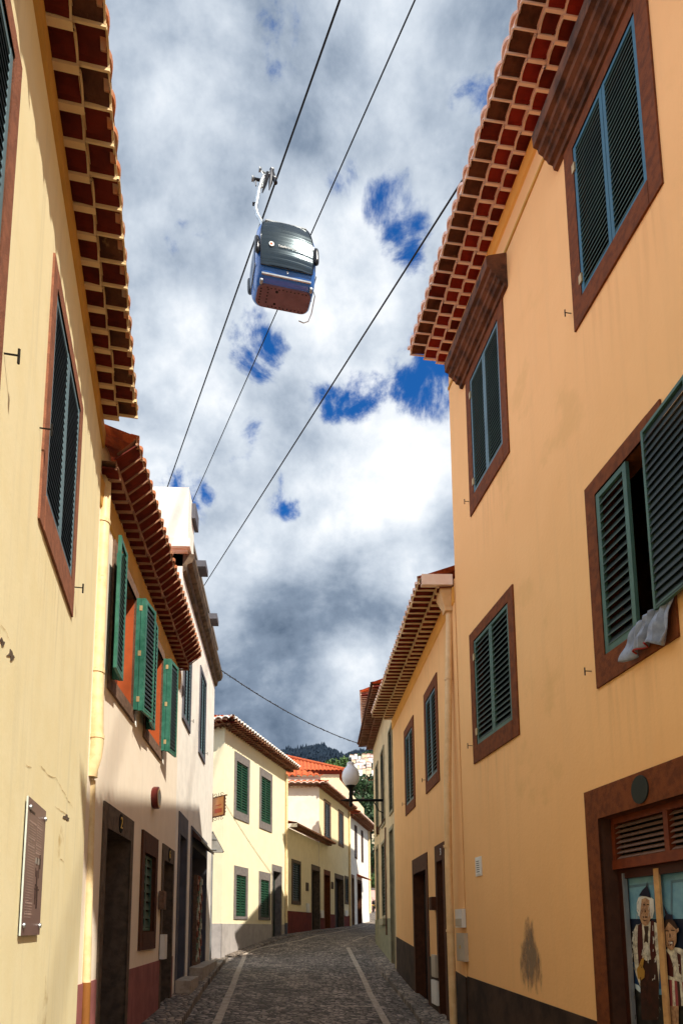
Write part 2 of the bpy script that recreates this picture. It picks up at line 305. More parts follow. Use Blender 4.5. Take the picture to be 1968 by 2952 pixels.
class MB:
    def __init__(s): s.v = []; s.f = []; s.m = []; s.cur = 0; s.mats = []
    def use(s, m):
        if m not in s.mats: s.mats.append(m)
        s.cur = s.mats.index(m); return s
    def face(s, pts):
        i = len(s.v); s.v += [tuple(p) for p in pts]; s.f.append(tuple(range(i, i + len(pts)))); s.m.append(s.cur)
    def grid(s, rows, closed=False):
        i0 = len(s.v); n = len(rows[0])
        for r in rows: s.v += [tuple(p) for p in r]
        for a in range(len(rows) - 1):
            for b in range(n if closed else n - 1):
                c = (b + 1) % n
                s.f.append((i0 + a * n + b, i0 + a * n + c, i0 + (a + 1) * n + c, i0 + (a + 1) * n + b)); s.m.append(s.cur)
    def box(s, F, s0, s1, d0, d1, z0, z1):
        P = [F.p(a, d, z) for z in (z0, z1) for (a, d) in ((s0, d0), (s1, d0), (s1, d1), (s0, d1))]
        i = len(s.v); s.v += [tuple(p) for p in P]
        for f in ((0, 1, 2, 3), (4, 5, 6, 7), (0, 1, 5, 4), (1, 2, 6, 5), (2, 3, 7, 6), (3, 0, 4, 7)):
            s.f.append(tuple(i + k for k in f)); s.m.append(s.cur)
    def prism(s, F, poly, d0, d1):
        a = [F.p(q[0], d0, q[1]) for q in poly]; b = [F.p(q[0], d1, q[1]) for q in poly]
        i = len(s.v); n = len(poly); s.v += [tuple(p) for p in a + b]
        s.f.append(tuple(i + k for k in range(n))); s.m.append(s.cur)
        s.f.append(tuple(i + n + k for k in range(n))); s.m.append(s.cur)
        for k in range(n):
            s.f.append((i + k, i + (k + 1) % n, i + n + (k + 1) % n, i + n + k)); s.m.append(s.cur)
    def sweep(s, F, prof, s0, s1):              # profile in (d, z) swept along s
        a = [F.p(s0, q[0], q[1]) for q in prof]; b = [F.p(s1, q[0], q[1]) for q in prof]
        i = len(s.v); n = len(prof); s.v += [tuple(p) for p in a + b]
        s.f.append(tuple(i + k for k in range(n))); s.m.append(s.cur)
        s.f.append(tuple(i + n + k for k in range(n))); s.m.append(s.cur)
        for k in range(n):
            s.f.append((i + k, i + (k + 1) % n, i + n + (k + 1) % n, i + n + k)); s.m.append(s.cur)
    def tube(s, pts, r, n=8, caps=True):
        pts = [Vector(p) for p in pts]; rows = []
        rs = r if isinstance(r, (list, tuple)) else [r] * len(pts)
        up = Vector((0.13, 0.21, 0.97))
        for i, p in enumerate(pts):
            t = (pts[min(i + 1, len(pts) - 1)] - pts[max(i - 1, 0)]).normalized()
            a = t.cross(up)
            if a.length < .15: a = t.cross(Vector((1, 0, 0.1)))
            a.normalize(); b = t.cross(a).normalized()
            rows.append([p + (a * math.cos(k * 2 * math.pi / n) + b * math.sin(k * 2 * math.pi / n)) * rs[i] for k in range(n)])
        s.grid(rows, True)
        if caps: s.face(rows[0]); s.face(rows[-1])
    def lathe(s, c, prof, n=16, axis=Vector((0, 0, 1))):   # prof: (r, h)
        c = Vector(c); q = axis.to_track_quat('Z', 'Y')
        rows = [[c + q @ Vector((r * math.cos(k * 2 * math.pi / n), r * math.sin(k * 2 * math.pi / n), h)) for k in range(n)] for r, h in prof]
        s.grid(rows, True)
    def build(s, name, m=None, parent=None, smooth=False):
        me = bpy.data.meshes.new(name); me.from_pydata(s.v, [], s.f)
        ms = s.mats or ([m] if m else [])
        for k in ms: me.materials.append(k)
        if s.mats: me.polygons.foreach_set('material_index', s.m)
        me.validate(); me.update()
        if smooth:
            import bmesh
            bm = bmesh.new(); bm.from_mesh(me); bmesh.ops.remove_doubles(bm, verts=bm.verts, dist=1e-5); bmesh.ops.recalc_face_normals(bm, faces=bm.faces)
            for f in bm.faces: f.smooth = True
            for e in bm.edges:
                if len(e.link_faces) == 2 and e.calc_face_angle(0) > R_(40): e.smooth = False
            bm.to_mesh(me); bm.free()
        o = bpy.data.objects.new(name, me); COL.objects.link(o)
        if parent is not None:
            o.parent = parent
            q = parent; off = Vector((0, 0, 0))
            while q is not None: off += q.location; q = q.parent
            o.location = -off
        return o

def thing(name, label, cat, loc, group=None):
    o = bpy.data.objects.new(name, None); COL.objects.link(o); o.location = loc; o.empty_display_size = .3
    o['label'] = label; o['category'] = cat
    if group: o['group'] = group
    return o
def tag(o, label, cat, group=None):
    o['label'] = label; o['category'] = cat
    if group: o['group'] = group
    return o
def text_mesh(body, size, F_o, ex, ez, m, parent, name='lettering', ext=.003):
    cu = bpy.data.curves.new('t', 'FONT'); cu.body = body; cu.size = size; cu.extrude = ext; cu.align_x = 'CENTER'; cu.align_y = 'CENTER'
    to = bpy.data.objects.new('t', cu); COL.objects.link(to)
    dg = bpy.context.evaluated_depsgraph_get(); dg.update()
    me = bpy.data.meshes.new_from_object(to.evaluated_get(dg)); bpy.data.objects.remove(to)
    ex = Vector(ex).normalized(); ez = Vector(ez).normalized(); en = ex.cross(ez)
    mt = Matrix((ex, ez, en)).transposed().to_4x4(); mt.translation = Vector(F_o); me.transform(mt)
    me.materials.clear(); me.materials.append(m)
    o = bpy.data.objects.new(name, me); COL.objects.link(o); o.parent = parent
    q = parent; off = Vector((0, 0, 0))
    while q is not None: off += q.location; q = q.parent
    o.location = -off; return o

# ---- facade: front sheet with holes plus plain sides and back
def house_wall(F, s0, s1, z0, z1, holes, m, parent, depth=6.0, name='wall'):
    b = MB()
    S = sorted({s0, s1} | {h[0] for h in holes} | {h[1] for h in holes}); Z = sorted({z0, z1} | {h[2] for h in holes} | {h[3] for h in holes})
    S = [v for v in S if s0 <= v <= s1]; Z = [v for v in Z if z0 <= v <= z1]
    for a in range(len(S) - 1):
        for c in range(len(Z) - 1):
            ms, mz = (S[a] + S[a + 1]) / 2, (Z[c] + Z[c + 1]) / 2
            if any(h[0] < ms < h[1] and h[2] < mz < h[3] for h in holes): continue
            b.face([F.p(S[a], 0, Z[c]), F.p(S[a + 1], 0, Z[c]), F.p(S[a + 1], 0, Z[c + 1]), F.p(S[a], 0, Z[c + 1])])
    for a in (s0, s1): b.face([F.p(a, 0, z0), F.p(a, -depth, z0), F.p(a, -depth, z1), F.p(a, 0, z1)])
    b.face([F.p(s0, -depth, z0), F.p(s1, -depth, z0), F.p(s1, -depth, z1), F.p(s0, -depth, z1)])
    b.face([F.p(s0, 0, z1), F.p(s1, 0, z1), F.p(s1, -depth, z1), F.p(s0, -depth, z1)])
    return b.build(name, m, parent)

def surround(F, s0, s1, z0, z1, fl, fr, ft, fb, m, parent, name='window', proud=.03, reveal=.14, rm=None, label=None):
    b = MB()
    if rm: b.use(m)
    i0, i1, j0, j1 = s0 + fl, s1 - fr, z0 + fb, z1 - ft
    b.box(F, s0, i0, 0, proud, z0, z1); b.box(F, i1, s1, 0, proud, z0, z1)
    b.box(F, i0, i1, 0, proud + .002, j1, z1)
    if fb > 0: b.box(F, i0, i1, 0, proud + .004, z0, j0)
    if rm: b.use(rm)
    b.face([F.p(i0, proud, j0), F.p(i0, -reveal, j0), F.p(i0, -reveal, j1), F.p(i0, proud, j1)])
    b.face([F.p(i1, proud, j0), F.p(i1, -reveal, j0), F.p(i1, -reveal, j1), F.p(i1, proud, j1)])
    if rm: b.use(m)
    b.face([F.p(i0, proud, j1), F.p(i1, proud, j1), F.p(i1, -reveal, j1), F.p(i0, -reveal, j1)])
    b.face([F.p(i0, proud, j0), F.p(i1, proud, j0), F.p(i1, -reveal, j0), F.p(i0, -reveal, j0)])
    o = b.build(name, m, parent)
    if label: o['label'] = label
    return o, (i0, i1, j0, j1)

def louver(F, s0, s1, z0, z1, d, mf, ms, parent, rail=.05, pitch=.06, name='shutter', th=.035, slat=.032, medge=None, hinge=None, slope=.8):
    """one shutter leaf: stiles, rails and tilted slats in one mesh"""
    b = MB(); b.use(mf)
    b.box(F, s0, s0 + rail, d - th, d, z0, z1); b.box(F, s1 - rail, s1, d - th, d, z0, z1)
    b.box(F, s0 + rail, s1 - rail, d - th, d - .002, z0, z0 + rail * 1.2); b.box(F, s0 + rail, s1 - rail, d - th, d - .002, z1 - rail, z1)
    b.use(ms); a0, a1 = s0 + rail, s1 - rail; n = max(2, int((z1 - z0 - 2.2 * rail) / pitch)); st = (z1 - z0 - 2.2 * rail) / n
    for k in range(n):
        zc = z0 + rail * 1.2 + st * (k + .5); dz = st * slope * .5; dc = d - th * .5; hd = th * .5
        q = [(dc + hd, zc - dz), (dc - hd, zc + dz), (dc - hd, zc + dz - .007), (dc + hd, zc - dz - .007)]
        b.use(ms); b.sweep(F, q, a0, a1)
        if medge:
            b.use(medge); b.sweep(F, [(dc + hd, zc - dz + .001), (dc + hd + .003, zc - dz + .001), (dc + hd + .003, zc - dz - .011), (dc + hd, zc - dz - .011)], a0, a1)
    o = b.build(name, None, parent)
    return o

def hook(F, s, z, parent, m=None, L=.07):
    b = MB(); b.tube([F.p(s, 0, z), F.p(s, L, z)], .005, 5); b.tube([F.p(s, L, z - .045), F.p(s, L, z + .035)], .007, 5)
    b.build('shutter_hook', m or M['iron'], parent)

def closed_window(F, s0, s1, z0, z1, fw, ms, mf, msl, parent, medge=None, fb=None, ft=None, proud=.03, rail=.05, pitch=.06, d=-.01, leaves=2, hooks=True, pane=True, reveal=.14):
    w, (i0, i1, j0, j1) = surround(F, s0, s1, z0, z1, fw, fw, ft or fw, fw if fb is None else fb, ms, parent, proud=proud, reveal=reveal)
    g = MB(); g.box(F, i0, i1, -reveal + .02, -reveal + .03, j0, j1); g.build('pane', M['glass'], w)
    step = (i1 - i0) / leaves
    for k in range(leaves):
        louver(F, i0 + k * step + .004, i0 + (k + 1) * step - .004, j0 + .01, j1 - .01, d, mf, msl, w, rail=rail, pitch=pitch, medge=medge)
    if hooks: hook(F, s1 + .07, z0 + .30, w)
    return (i0, i1, j0, j1), w

def door(F, s0, s1, z0, z1, fl, ft, ms, md, parent, reveal=.25, proud=.02, panels=True, number=None, name='door', label=None):
    w, (i0, i1, j0, j1) = surround(F, s0, s1, z0, z1, fl, fl, ft, 0, ms, parent, name=name, proud=proud, reveal=reveal, label=label)
    b = MB(); b.box(F, i0, i1, -reveal - .05, -reveal + .005, j0, j1)
    if panels:
        for (za, zb) in ((j0 + .2, (j0 + j1) / 2 - .05), ((j0 + j1) / 2 + .05, j1 - .15)):
            for (a, c) in ((i0 + .08, (i0 + i1) / 2 - .04), ((i0 + i1) / 2 + .04, i1 - .08)): b.box(F, a, c, -reveal, -reveal + .022, za, zb)
    b.build('door_leaf', md, w)
    if number:
        c = MB(); sc, zc = (s0 + s1) / 2, z1 - ft / 2
        c.prism(F, [(sc + .09 * math.cos(t * math.pi / 8), zc + .115 * math.sin(t * math.pi / 8)) for t in range(16)], proud, proud + .012)
        c.build('number_plate', M['black'], w)
        ex = F.ex if F.ex.cross(Vector((0, 0, 1))).dot(F.en) > 0 else -F.ex
        text_mesh(number, .20, F.p(sc, proud + .016, zc), ex, (0, 0, 1), M['gold'], w, 'house_number')
    return (i0, i1, j0, j1), w

# ---- eave of barrel tile courses bedded in mortar, seen from below
def eave(F, s0, s1, z, tiers, parent, mt, mm, pitch=.2, bar=.045, rise=.06, mt_last=None, nseg=6, lip=.014, front=.012):
    e = MB(); mo = MB(); n = max(1, int(round((s1 - s0) / pitch))); pt = (s1 - s0) / n
    d0 = 0.0
    for k, tr_ in enumerate(tiers):
        wd, dz, barw = tr_[:3]; zin = z + dz; zb = zin + (tr_[3] if len(tr_) > 3 else 0); d1 = d0 + wd; w = pt - barw
        e.use(mt_last if (mt_last and k == len(tiers) - 1) else mt)
        for i in range(n):
            sc = s0 + (i + .5) * pt; j1 = rnd.uniform(-.013, .013); j2 = rnd.uniform(-.007, .007)
            e.use(rnd.choice([mt, mt, mt, M['tile']]) if not (mt_last and k == len(tiers) - 1) else rnd.choice([mt_last, mt_last, M['tile']]))
            arc = [(sc + j2 - w / 2 * math.cos(t * math.pi / nseg), rise * math.sin(t * math.pi / nseg)) for t in range(nseg + 1)]
            e.grid([[F.p(a, d0 - .03, zin + h + .02) for a, h in arc], [F.p(a, d1 + j1, zb + h) for a, h in arc]])
            # mortar rim at the mouth of the tile
            rim = [(sc - (w / 2 + .008) * math.cos(t * math.pi / nseg), (rise + .014) * math.sin(t * math.pi / nseg)) for t in range(nseg + 1)]
            mo.grid([[F.p(a, d1 + j1 + .001, zb + h) for a, h in arc], [F.p(a, d1 + j1 + .001, zb + h) for a, h in rim]])
            mo.grid([[F.p(a, d1 + j1 - .02, zb + h) for a, h in rim], [F.p(a, d1 + j1 + .001, zb + h) for a, h in rim]])
            mo.grid([[F.p(a, d1 + j1 - front, zb + h - .006) for a, h in arc], [F.p(a, d1 + j1 + .002, zb + h - .008) for a, h in arc]])
            if lip: mo.grid([[F.p(sc + w / 2 - .002, d0 - .02, zin + .01), F.p(sc + w / 2 - .002, d0 - .02, zin - lip), F.p(sc + w / 2 + barw + .002, d0 - .02, zin - lip), F.p(sc + w / 2 + barw + .002, d0 - .02, zin + .01)], [F.p(sc + w / 2 - .002, d1 + j1 + .004, zb + .01), F.p(sc + w / 2 - .002, d1 + j1 + .004, zb - lip), F.p(sc + w / 2 + barw + .002, d1 + j1 + .004, zb - lip), F.p(sc + w / 2 + barw + .002, d1 + j1 + .004, zb + .01)]])
        mo.face([F.p(s0, d1 - .005, zb + rise * .55), F.p(s1, d1 - .005, zb + rise * .55), F.p(s1, d1 - .005, zb + rise + .05), F.p(s0, d1 - .005, zb + rise + .05)])
        mo.face([F.p(s0, d0, zin + rise + .045), F.p(s1, d0, zin + rise + .045), F.p(s1, d1, zb + rise + .03), F.p(s0, d1, zb + rise + .03)])
        d0 = d1
    o = e.build('eave', mt, parent)
    mo.build('mortar', mm, o)
    return d0

def roof_sheet(F, s0, s1, d_e, z_e, d_r, z_r, parent, pitch=.2, amp=.05, m=None, me=None, ends=True, hip0=0.0, hip1=0.0, name='roof'):
    """corrugated barrel tile slope from the eave line up to the ridge line"""
    b = MB(); n = max(2, int(round((s1 - s0) / pitch))); pt = (s1 - s0) / n; q = 6
    ss = [s0 + pt * k / q for k in range(n * q + 1)]
    hs = [amp * (abs(math.cos(math.pi * k / q)) ** .8) for k in range(n * q + 1)]
    def lim(a):
        f = 1.0
        if hip0 > 0: f = min(f, (a - s0) / hip0)
        if hip1 > 0: f = min(f, (s1 - a) / hip1)
        return max(0.02, f)
    rows = []
    for t in (0, .25, .5, .75, 1):
        rows.append([F.p(a, d_e + (d_r - d_e) * t * lim(a), z_e + (z_r - z_e) * t * lim(a) + h) for a, h in zip(ss, hs)])
    b.grid(rows)
    o = b.build(name, m or M['roof_tile'], parent)
    if ends:
        c = MB()
        dd = [.028 * (h / amp) ** 1.0 for h in hs]
        c.grid([[F.p(a, d_e - .03, z_e + h - .03) for a, h in zip(ss, hs)], [F.p(a, d_e + q_, z_e + h - .034) for a, h, q_ in zip(ss, hs, dd)], [F.p(a, d_e + q_ + .004, z_e + h + .006) for a, h, q_ in zip(ss, hs, dd)], [F.p(a, d_e - .06, z_e + h + .03) for a, h in zip(ss, hs)]]); c.build('tile_ends', me or M['tile_end'], o)
    return o

def downpipe(pts, r, parent, m, brackets=(), name='downpipe', F=None):
    b = MB(); b.tube(pts, r, 14); o = b.build(name, m, parent, smooth=True)
    for p in brackets:
        c = MB(); c.tube([Vector(p) - Vector((0, 0, .02)), Vector(p) + Vector((0, 0, .02))], r * 1.13, 14)
        c.build('bracket', m, o)
    return o

# ------------------------------------------------------------ walls of the street (frames)
FA = wall_frame(-.93, 0, 510, 'L')
tA = (510 - CX) * _C / FPX
cA = (-.93 + tA * 6.6, 6.6)
FB = wall_frame(cA[0], cA[1], 815, 'L')
FR = wall_frame(3.6, 0, 650, 'R')
FD = wall_frame(2.40, 10.0, 855, 'R')
FE = wall_frame(-2.689, 21.349, 1470, 'L')
FF = wall_frame(-.799, 27.495, 1443, 'L')
FG = wall_frame(2.32, 16.95, 913, 'R')
def s_at(F, Y): return (Y - F.o.y) / F.ex.y

# ------------------------------------------------------------ ground
LT = [(-8, -1.80), (6, -1.58), (10.8, -1.42), (13, -1.27), (15.2, -1.16), (18.45, -1.05), (21.3, -.97), (25.8, -.42), (27.5, -.30), (32, -.14), (39, .05), (44.5, .32), (56, 1.25), (75, 2.2), (120, 4)]
RT = [(-8, -2.0), (8, -1.78), (11.7, -1.63), (14.5, -1.48), (17, -1.18), (21.4, -.76), (25.8, -.42), (27.5, -.30), (32, -.14), (39, .05), (44.5, .32), (56, 1.25), (75, 2.2), (120, 4)]
def tab(T, y):
    if y <= T[0][0]: return T[0][1]
    for (a, u), (b, v) in zip(T, T[1:]):
        if y <= b: return u + (v - u) * (y - a) / (b - a)
    return T[-1][1]
def zg(x, y):
    f = min(1, max(0, (x + 2.4) / 4.8)); return tab(LT, y) * (1 - f) + tab(RT, y) * f
def gpx(x, y, lift=0):
    r = ray(x, y); Y = 5.0
    while Y < 90 and r.z / r.y * Y > zg(r.x / r.y * Y, Y) + lift: Y += .05
    return Vector((r.x / r.y * Y, Y, zg(r.x / r.y * Y, Y) + lift))
def sheet(name, xs, ys, m, lift=0.0, kind='structure'):
    b = MB(); b.grid([[(x, y, zg(x, y) + lift) for x in xs] for y in ys]); o = b.build(name, m); o['kind'] = kind; return o
ys = [-8 + .5 * k for k in range(24)] + [4 + .4 * k for k in range(130)] + [56 + 2 * k for k in range(33)]
sheet('road', [-8, -6, -4, -3.2, -2.8, -2.4, -2, -1.5, -1, -.5, 0, .5, 1, 1.5, 2, 2.4, 3, 4, 6, 8, 10, 13, 16, 20], ys, M['road'])
b = MB(); b.grid([[(x, y, -3.2 - 0.0 * x) for x in (-3000, -800, -100, 0, 100, 800, 3000)] for y in (-1500, -200, 0, 100, 3000)])
o = b.build('ground', M['ground']); o['kind'] = 'structure'

def strip_line(name, pts, w, lift, m, side=None):
    pts = [Vector(p) for p in pts]; L_ = []; R2 = []
    fine = []
    for a, c in zip(pts, pts[1:]):
        n = max(1, int((c - a).length / .35))
        fine += [a.lerp(c, k / n) for k in range(n)]
    fine.append(pts[-1])
    for i, p in enumerate(fine):
        t = (fine[min(i + 1, len(fine) - 1)] - fine[max(0, i - 1)]); t.z = 0; t.normalize(); q = Vector((t.y, -t.x, 0))
        for Ls, sg in ((L_, -1), (R2, 1)):
            u = p + q * w / 2 * sg; Ls.append(Vector((u.x, u.y, zg(u.x, u.y) + lift)))
    b = MB(); b.grid([L_, R2]); return b.build(name, m)
b = MB()
for pts in ([(560, 3060), (625, 2952), (668, 2850), (706, 2751), (740, 2735), (869, 2711), (960, 2690), (1075, 2662)], [(1160, 3050), (1114, 2952), (1060, 2850), (1002, 2731)],
            [(990, 2722), (1045, 2722), (1080, 2722)], [(1020, 2712), (1076, 2695)], [(600, 2843), (702, 2843)], [(748, 2784), (860, 2784)], [(980, 2902), (1080, 2902)]):
    P = [gpx(*p) for p in pts]
    o = strip_line('x', P, .13 if len(pts) > 3 else .09, .006, M['strip'])
    n0 = len(b.v); b.v += [tuple(v.co) for v in o.data.vertices]; b.f += [tuple(n0 + k for k in f.vertices) for f in o.data.polygons]; b.m += [0] * len(o.data.polygons)
    bpy.data.objects.remove(o)
o = b.build('gutter_stone_lines', M['strip']); o['kind'] = 'structure'

def pavement(name, wallpts, edgepts, h):
    """raised cobbled walk with a real kerb face"""
    n = 60; W1 = []; E1 = []; E0 = []
    def samp(P, t):
        ds = [0]
        for a, c in zip(P, P[1:]): ds.append(ds[-1] + (c - a).length)
        x = t * ds[-1]
        for i in range(len(P) - 1):
            if x <= ds[i + 1] + 1e-6: return P[i].lerp(P[i + 1], (x - ds[i]) / max(1e-6, ds[i + 1] - ds[i]))
        return P[-1]
    for k in range(n + 1):
        a = samp(wallpts, k / n); c = samp(edgepts, k / n)
        c = c + Vector((rnd.uniform(-.02, .02), 0, 0))
        W1.append(Vector((a.x, a.y, zg(a.x, a.y) + h + .03))); E1.append(Vector((c.x, c.y, zg(c.x, c.y) + h))); E0.append(Vector((c.x, c.y, zg(c.x, c.y) - .05)))
    b = MB(); b.grid([W1, E1, E0]); o = b.build(name, M['pave']); o['kind'] = 'structure'
def fp(F, Y, d=0): return F.p(s_at(F, Y), d, 0)
lw = [fp(FA, -6, -.05), fp(FA, 6.6, -.05), fp(FB, 18.6, -.05)]
pavement('pavement', lw, [fp(FA, -6, .9), fp(FA, 6.6, .8), gpx(500, 3000), gpx(563, 2897), gpx(635, 2795), gpx(655, 2768)], .12)
rw = [fp(FR, -6, -.05), fp(FR, 10.0, -.05), fp(FD, 16.9, -.05), fp(FG, 22.8, -.05)]
pavement('pavement', rw, [fp(FR, -6, .9), fp(FR, 9.5, .6), gpx(1155, 2876), gpx(1084, 2795), gpx(1053, 2739), gpx(1066, 2715)], .10)
lw = [fp(FE, 21.6, -.05), fp(FE, 27.5, -.05), fp(FF, 39, -.05), fp(FF, 45, -.05)]
pavement('pavement', lw, [fp(FE, 21.6, .35), fp(FE, 27.3, .45), fp(FF, 39, .6), fp(FF, 45, .6)], .03)

# ============================================================ HOUSE A: near left, cream
A = thing('town_house', 'near cream yellow house at the left edge with rust stone window frames', 'house', FA.p(s_at(FA, 2), 0, -1.6))
Fs = lambda F, Y: s_at(F, Y)
aw1 = (Fs(FA, 3.78), Fs(FA, 5.10), 2.52, 4.41); aw0 = (Fs(FA, 1.45), Fs(FA, 2.84), 2.52, 4.41); aw2 = (Fs(FA, -1.2), Fs(FA, 0.2), 2.52, 4.41)
fwA = .13
holes = [(w[0] + fwA, w[1] - fwA, w[2] + .24, w[3] - fwA) for w in (aw1, aw0, aw2)]
house_wall(FA, Fs(FA, -4.5), Fs(FA, 6.42), -3, 5.55, holes, M['cream'], A)
for w in (aw1, aw0, aw2):
    g, wo = closed_window(FA, *w, fwA, M['stone_red2'], M['slate_blue'], M['slat_dark'], A, fb=.24, medge=None, rail=.045, pitch=.05, proud=.015, d=.008)
    hook(FA, w[0] - .08, w[2] + .55, wo)
b = MB(); b.sweep(FA, [(0, 5.08), (.025, 5.10), (.03, 5.26), (0, 5.26)], Fs(FA, -4.5), Fs(FA, 6.42)); b.build('eave_band', M['ochre_band'], A)
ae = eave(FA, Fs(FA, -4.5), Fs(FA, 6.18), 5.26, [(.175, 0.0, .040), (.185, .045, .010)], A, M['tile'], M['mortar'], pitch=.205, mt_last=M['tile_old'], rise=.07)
roof_sheet(FA, Fs(FA, -4.6), Fs(FA, 6.19), ae - .015, 5.375, -3.2, 6.9, A, pitch=.205, amp=.05, me=M['tile_end_o'])
b = MB(); s6 = Fs(FA, 6.42); b.prism(FA, [(Fs(FA, -4.5), -3), (s6 + .01, -3), (s6 + .01, -.98), (Fs(FA, -4.5), -1.22)], 0, .02); b.build('plinth', M['plinth_ochre'], A)
# chipped plaster and cracks in the cream wall
for (cx_, cy_, w, h, sd) in ((32, 1890, 15, 20, 3), (193, 2358, 14, 17, 4), (6, 1850, 9, 14, 5)):
    b = MB(); rr = random.Random(sd); pts = []
    for k in range(14):
        a = k / 14 * 2 * math.pi; f = rr.uniform(.35, 1.0) * (1.0 if abs(math.cos(a - .9)) > .6 else .5)
        pts.append(FA.px(cx_ + w * f * math.cos(a), cy_ + h * f * math.sin(a)))
    b.prism(FA, pts, .0, .004); b.build('plaster_chip', M['stone_brown'], A)
def crack(F, px, wpx, m, parent, name='crack'):
    b = MB(); rr = random.Random(int(px[0][0])); P = []
    for (a, c) in zip(px, px[1:]):
        n = max(2, int(math.hypot(c[0] - a[0], c[1] - a[1]) / 6))
        P += [(a[0] + (c[0] - a[0]) * k / n + rr.uniform(-2.2, 2.2), a[1] + (c[1] - a[1]) * k / n + rr.uniform(-2.2, 2.2)) for k in range(n)]
    P.append(px[-1]); T = []; U = []
    for i, p in enumerate(P):
        w = wpx * rr.uniform(.3, 1)
        q = F.px(p[0], p[1] - w); r = F.px(p[0] + w * .5, p[1] + w); T.append(F.p(q[0], .0025, q[1])); U.append(F.p(r[0], .0025, r[1]))
    b.grid([T, U]); b.build(name, m, parent)
crk = mat('crack_shadow', (.50, .33, .12), bump=0)
crack(FA, [(0, 1800), (18, 1822), (30, 1858)], 1.5, crk, A); crack(FA, [(75, 2205), (90, 2212)], 1.3, crk, A)
crack(FA, [(115, 2205), (140, 2236), (160, 2242), (175, 2270), (188, 2292), (210, 2330)], 1.6, crk, A); crack(FA, [(160, 2325), (180, 2340), (192, 2350)], 1.4, crk, A)
crack(FA, [(176, 2475), (184, 2486)], 1.4, crk, A)
# downpipe at the corner: thick upper run, swan neck, thin lower run with a painted foot
Yp = 6.62
def yp(x, y, Y=Yp): return at_y(x, y, Y)
up = [yp(285, 1290, 6.75), yp(296, 1303, 6.72), yp(304, 1330, 6.68), yp(303, 1380), yp(294, 1600), yp(287, 1760), yp(281, 1930), yp(279, 2100), yp(280, 2140), yp(275, 2180), yp(264, 2215), yp(262, 2240)]
dp = downpipe(up, .070, A, M['pipe'], [yp(298, 1505), yp(281, 1935), yp(279, 2124)])
lo = [yp(265, 2250, 6.68), yp(264, 2300, 6.68), yp(257, 2560, 6.68), yp(250, 2832, 6.68)]
downpipe(lo, .040, A, M['pipe'], [yp(259, 2450, 6.68)])
b = MB(); b.tube([yp(250, 2832, 6.68), yp(244, 3010, 6.68)], .044, 12); b.build('pipe_foot', M['plinth_ochre'], A, smooth=True)

# information plate
P_ = thing('information_panel', 'brown engraved information plate on four bright studs on the cream wall', 'sign', FA.p(Fs(FA, 4.1), 0, .4))
pl = (Fs(FA, 3.88), Fs(FA, 4.41), -.045, .785)
b = MB(); b.box(FA, *pl[:2], .012, .022, *pl[2:]); b.build('plate', M['plate'], P_)
b = MB(); b.box(FA, pl[0] - .004, pl[0] - .001, .012, .022, pl[2], pl[3]); b.build('pale_edge', M['plate_edge'], P_)
bt = MB(); rr = random.Random(2)
for c0, c1, ztop, zbot in ((pl[0] + .06, pl[0] + .26, .64, .05), (pl[0] + .29, pl[0] + .46, .70, .46)):
    z = ztop
    while z > zbot:
        bt.box(FA, c0, c0 + (c1 - c0) * (rr.uniform(.35, .6) if rr.random() < .12 else rr.uniform(.85, 1)), .0222, .0232, z, z + (.011 if rr.random() < .15 else .005)); z -= .0165
    
bt.build('engraved_lines', M['plate_text'], P_)
bd = MB()
b = MB(); b.box(FA, pl[0] + .05, pl[0] + .2, .0222, .0235, .70, .716); b.build('engraved_title', M['plate_dark'], P_)
for k in range(16):
    a = pl[0] + .29 + rr.uniform(0, .13); z = rr.uniform(.12, .40)
    bd.box(FA, a, a + rr.uniform(.008, .03), .0222, .0234 + .0001 * k, z, z + rr.uniform(.05, .13))
bd.box(FA, pl[0] + .30, pl[0] + .44, .0222, .0231, .24, .25)
bd.build('engraved_picture', M['plate_dark'], P_)
b = MB(); b.box(FA, pl[0] + .29, pl[0] + .45, .0222, .0229, .405, .445); b.build('pale_caption', mat('pale_caption', (.33, .30, .26), bump=0), P_)
for a in (pl[0] + .04, pl[1] - .04):
    for z in (pl[2] + .06, pl[3] - .06):
        b = MB(); b.lathe(FA.p(a, .0, z), [(.008, 0), (.008, .024), (.017, .026), (.015, .036), (.0, .04)], 12, FA.en); b.build('stud', M['steel'], P_, smooth=True)

# ============================================================ HOUSE B: white with rose plinth
Bh = thing('town_house', 'off-white house with rose plinth and folded bright green shutters on the left', 'house', FB.p(2, 0, -1.4))
b1 = (Fs(FB, 7.08), Fs(FB, 8.34), 2.66, 4.45); b2 = (Fs(FB, 8.98), Fs(FB, 10.32), 2.66, 4.45)
d1 = (Fs(FB, 7.13), Fs(FB, 8.58), -3, 1.388); sw = (Fs(FB, 9.12), Fs(FB, 10.26), -.31, 1.366); d2 = (Fs(FB, 10.72), Fs(FB, 11.88), -3, 1.377)
sB1 = Fs(FB, 12.0)
def inset(w, f, fb=None, ft=None): return (w[0] + f, w[1] - f, w[2] + (f if fb is None else fb), w[3] - (ft or f))
hB = [inset(b1, .12, .16, .14), inset(b2, .12, .16, .14), inset(d1, .15, 0, .28), inset(sw, .17, .26, .30), inset(d2, .14, 0, .26)]
house_wall(FB, -.25, sB1, -3, 5.0, hB, M['white'], Bh)
b = MB(); b.sweep(FB, [(0, 4.47), (.02, 4.50), (.035, 4.77), (0, 4.77)], -.24, sB1); b.build('eave_band', M['ochre_band'], Bh)
be = eave(FB, -.20, Fs(FB, 11.9), 4.77, [(.19, .06, .026), (.21, .14, .008, .20)], Bh, M['tile'], M['mortar_br'], pitch=.185, mt_last=M['tile'], rise=.055, lip=.012)
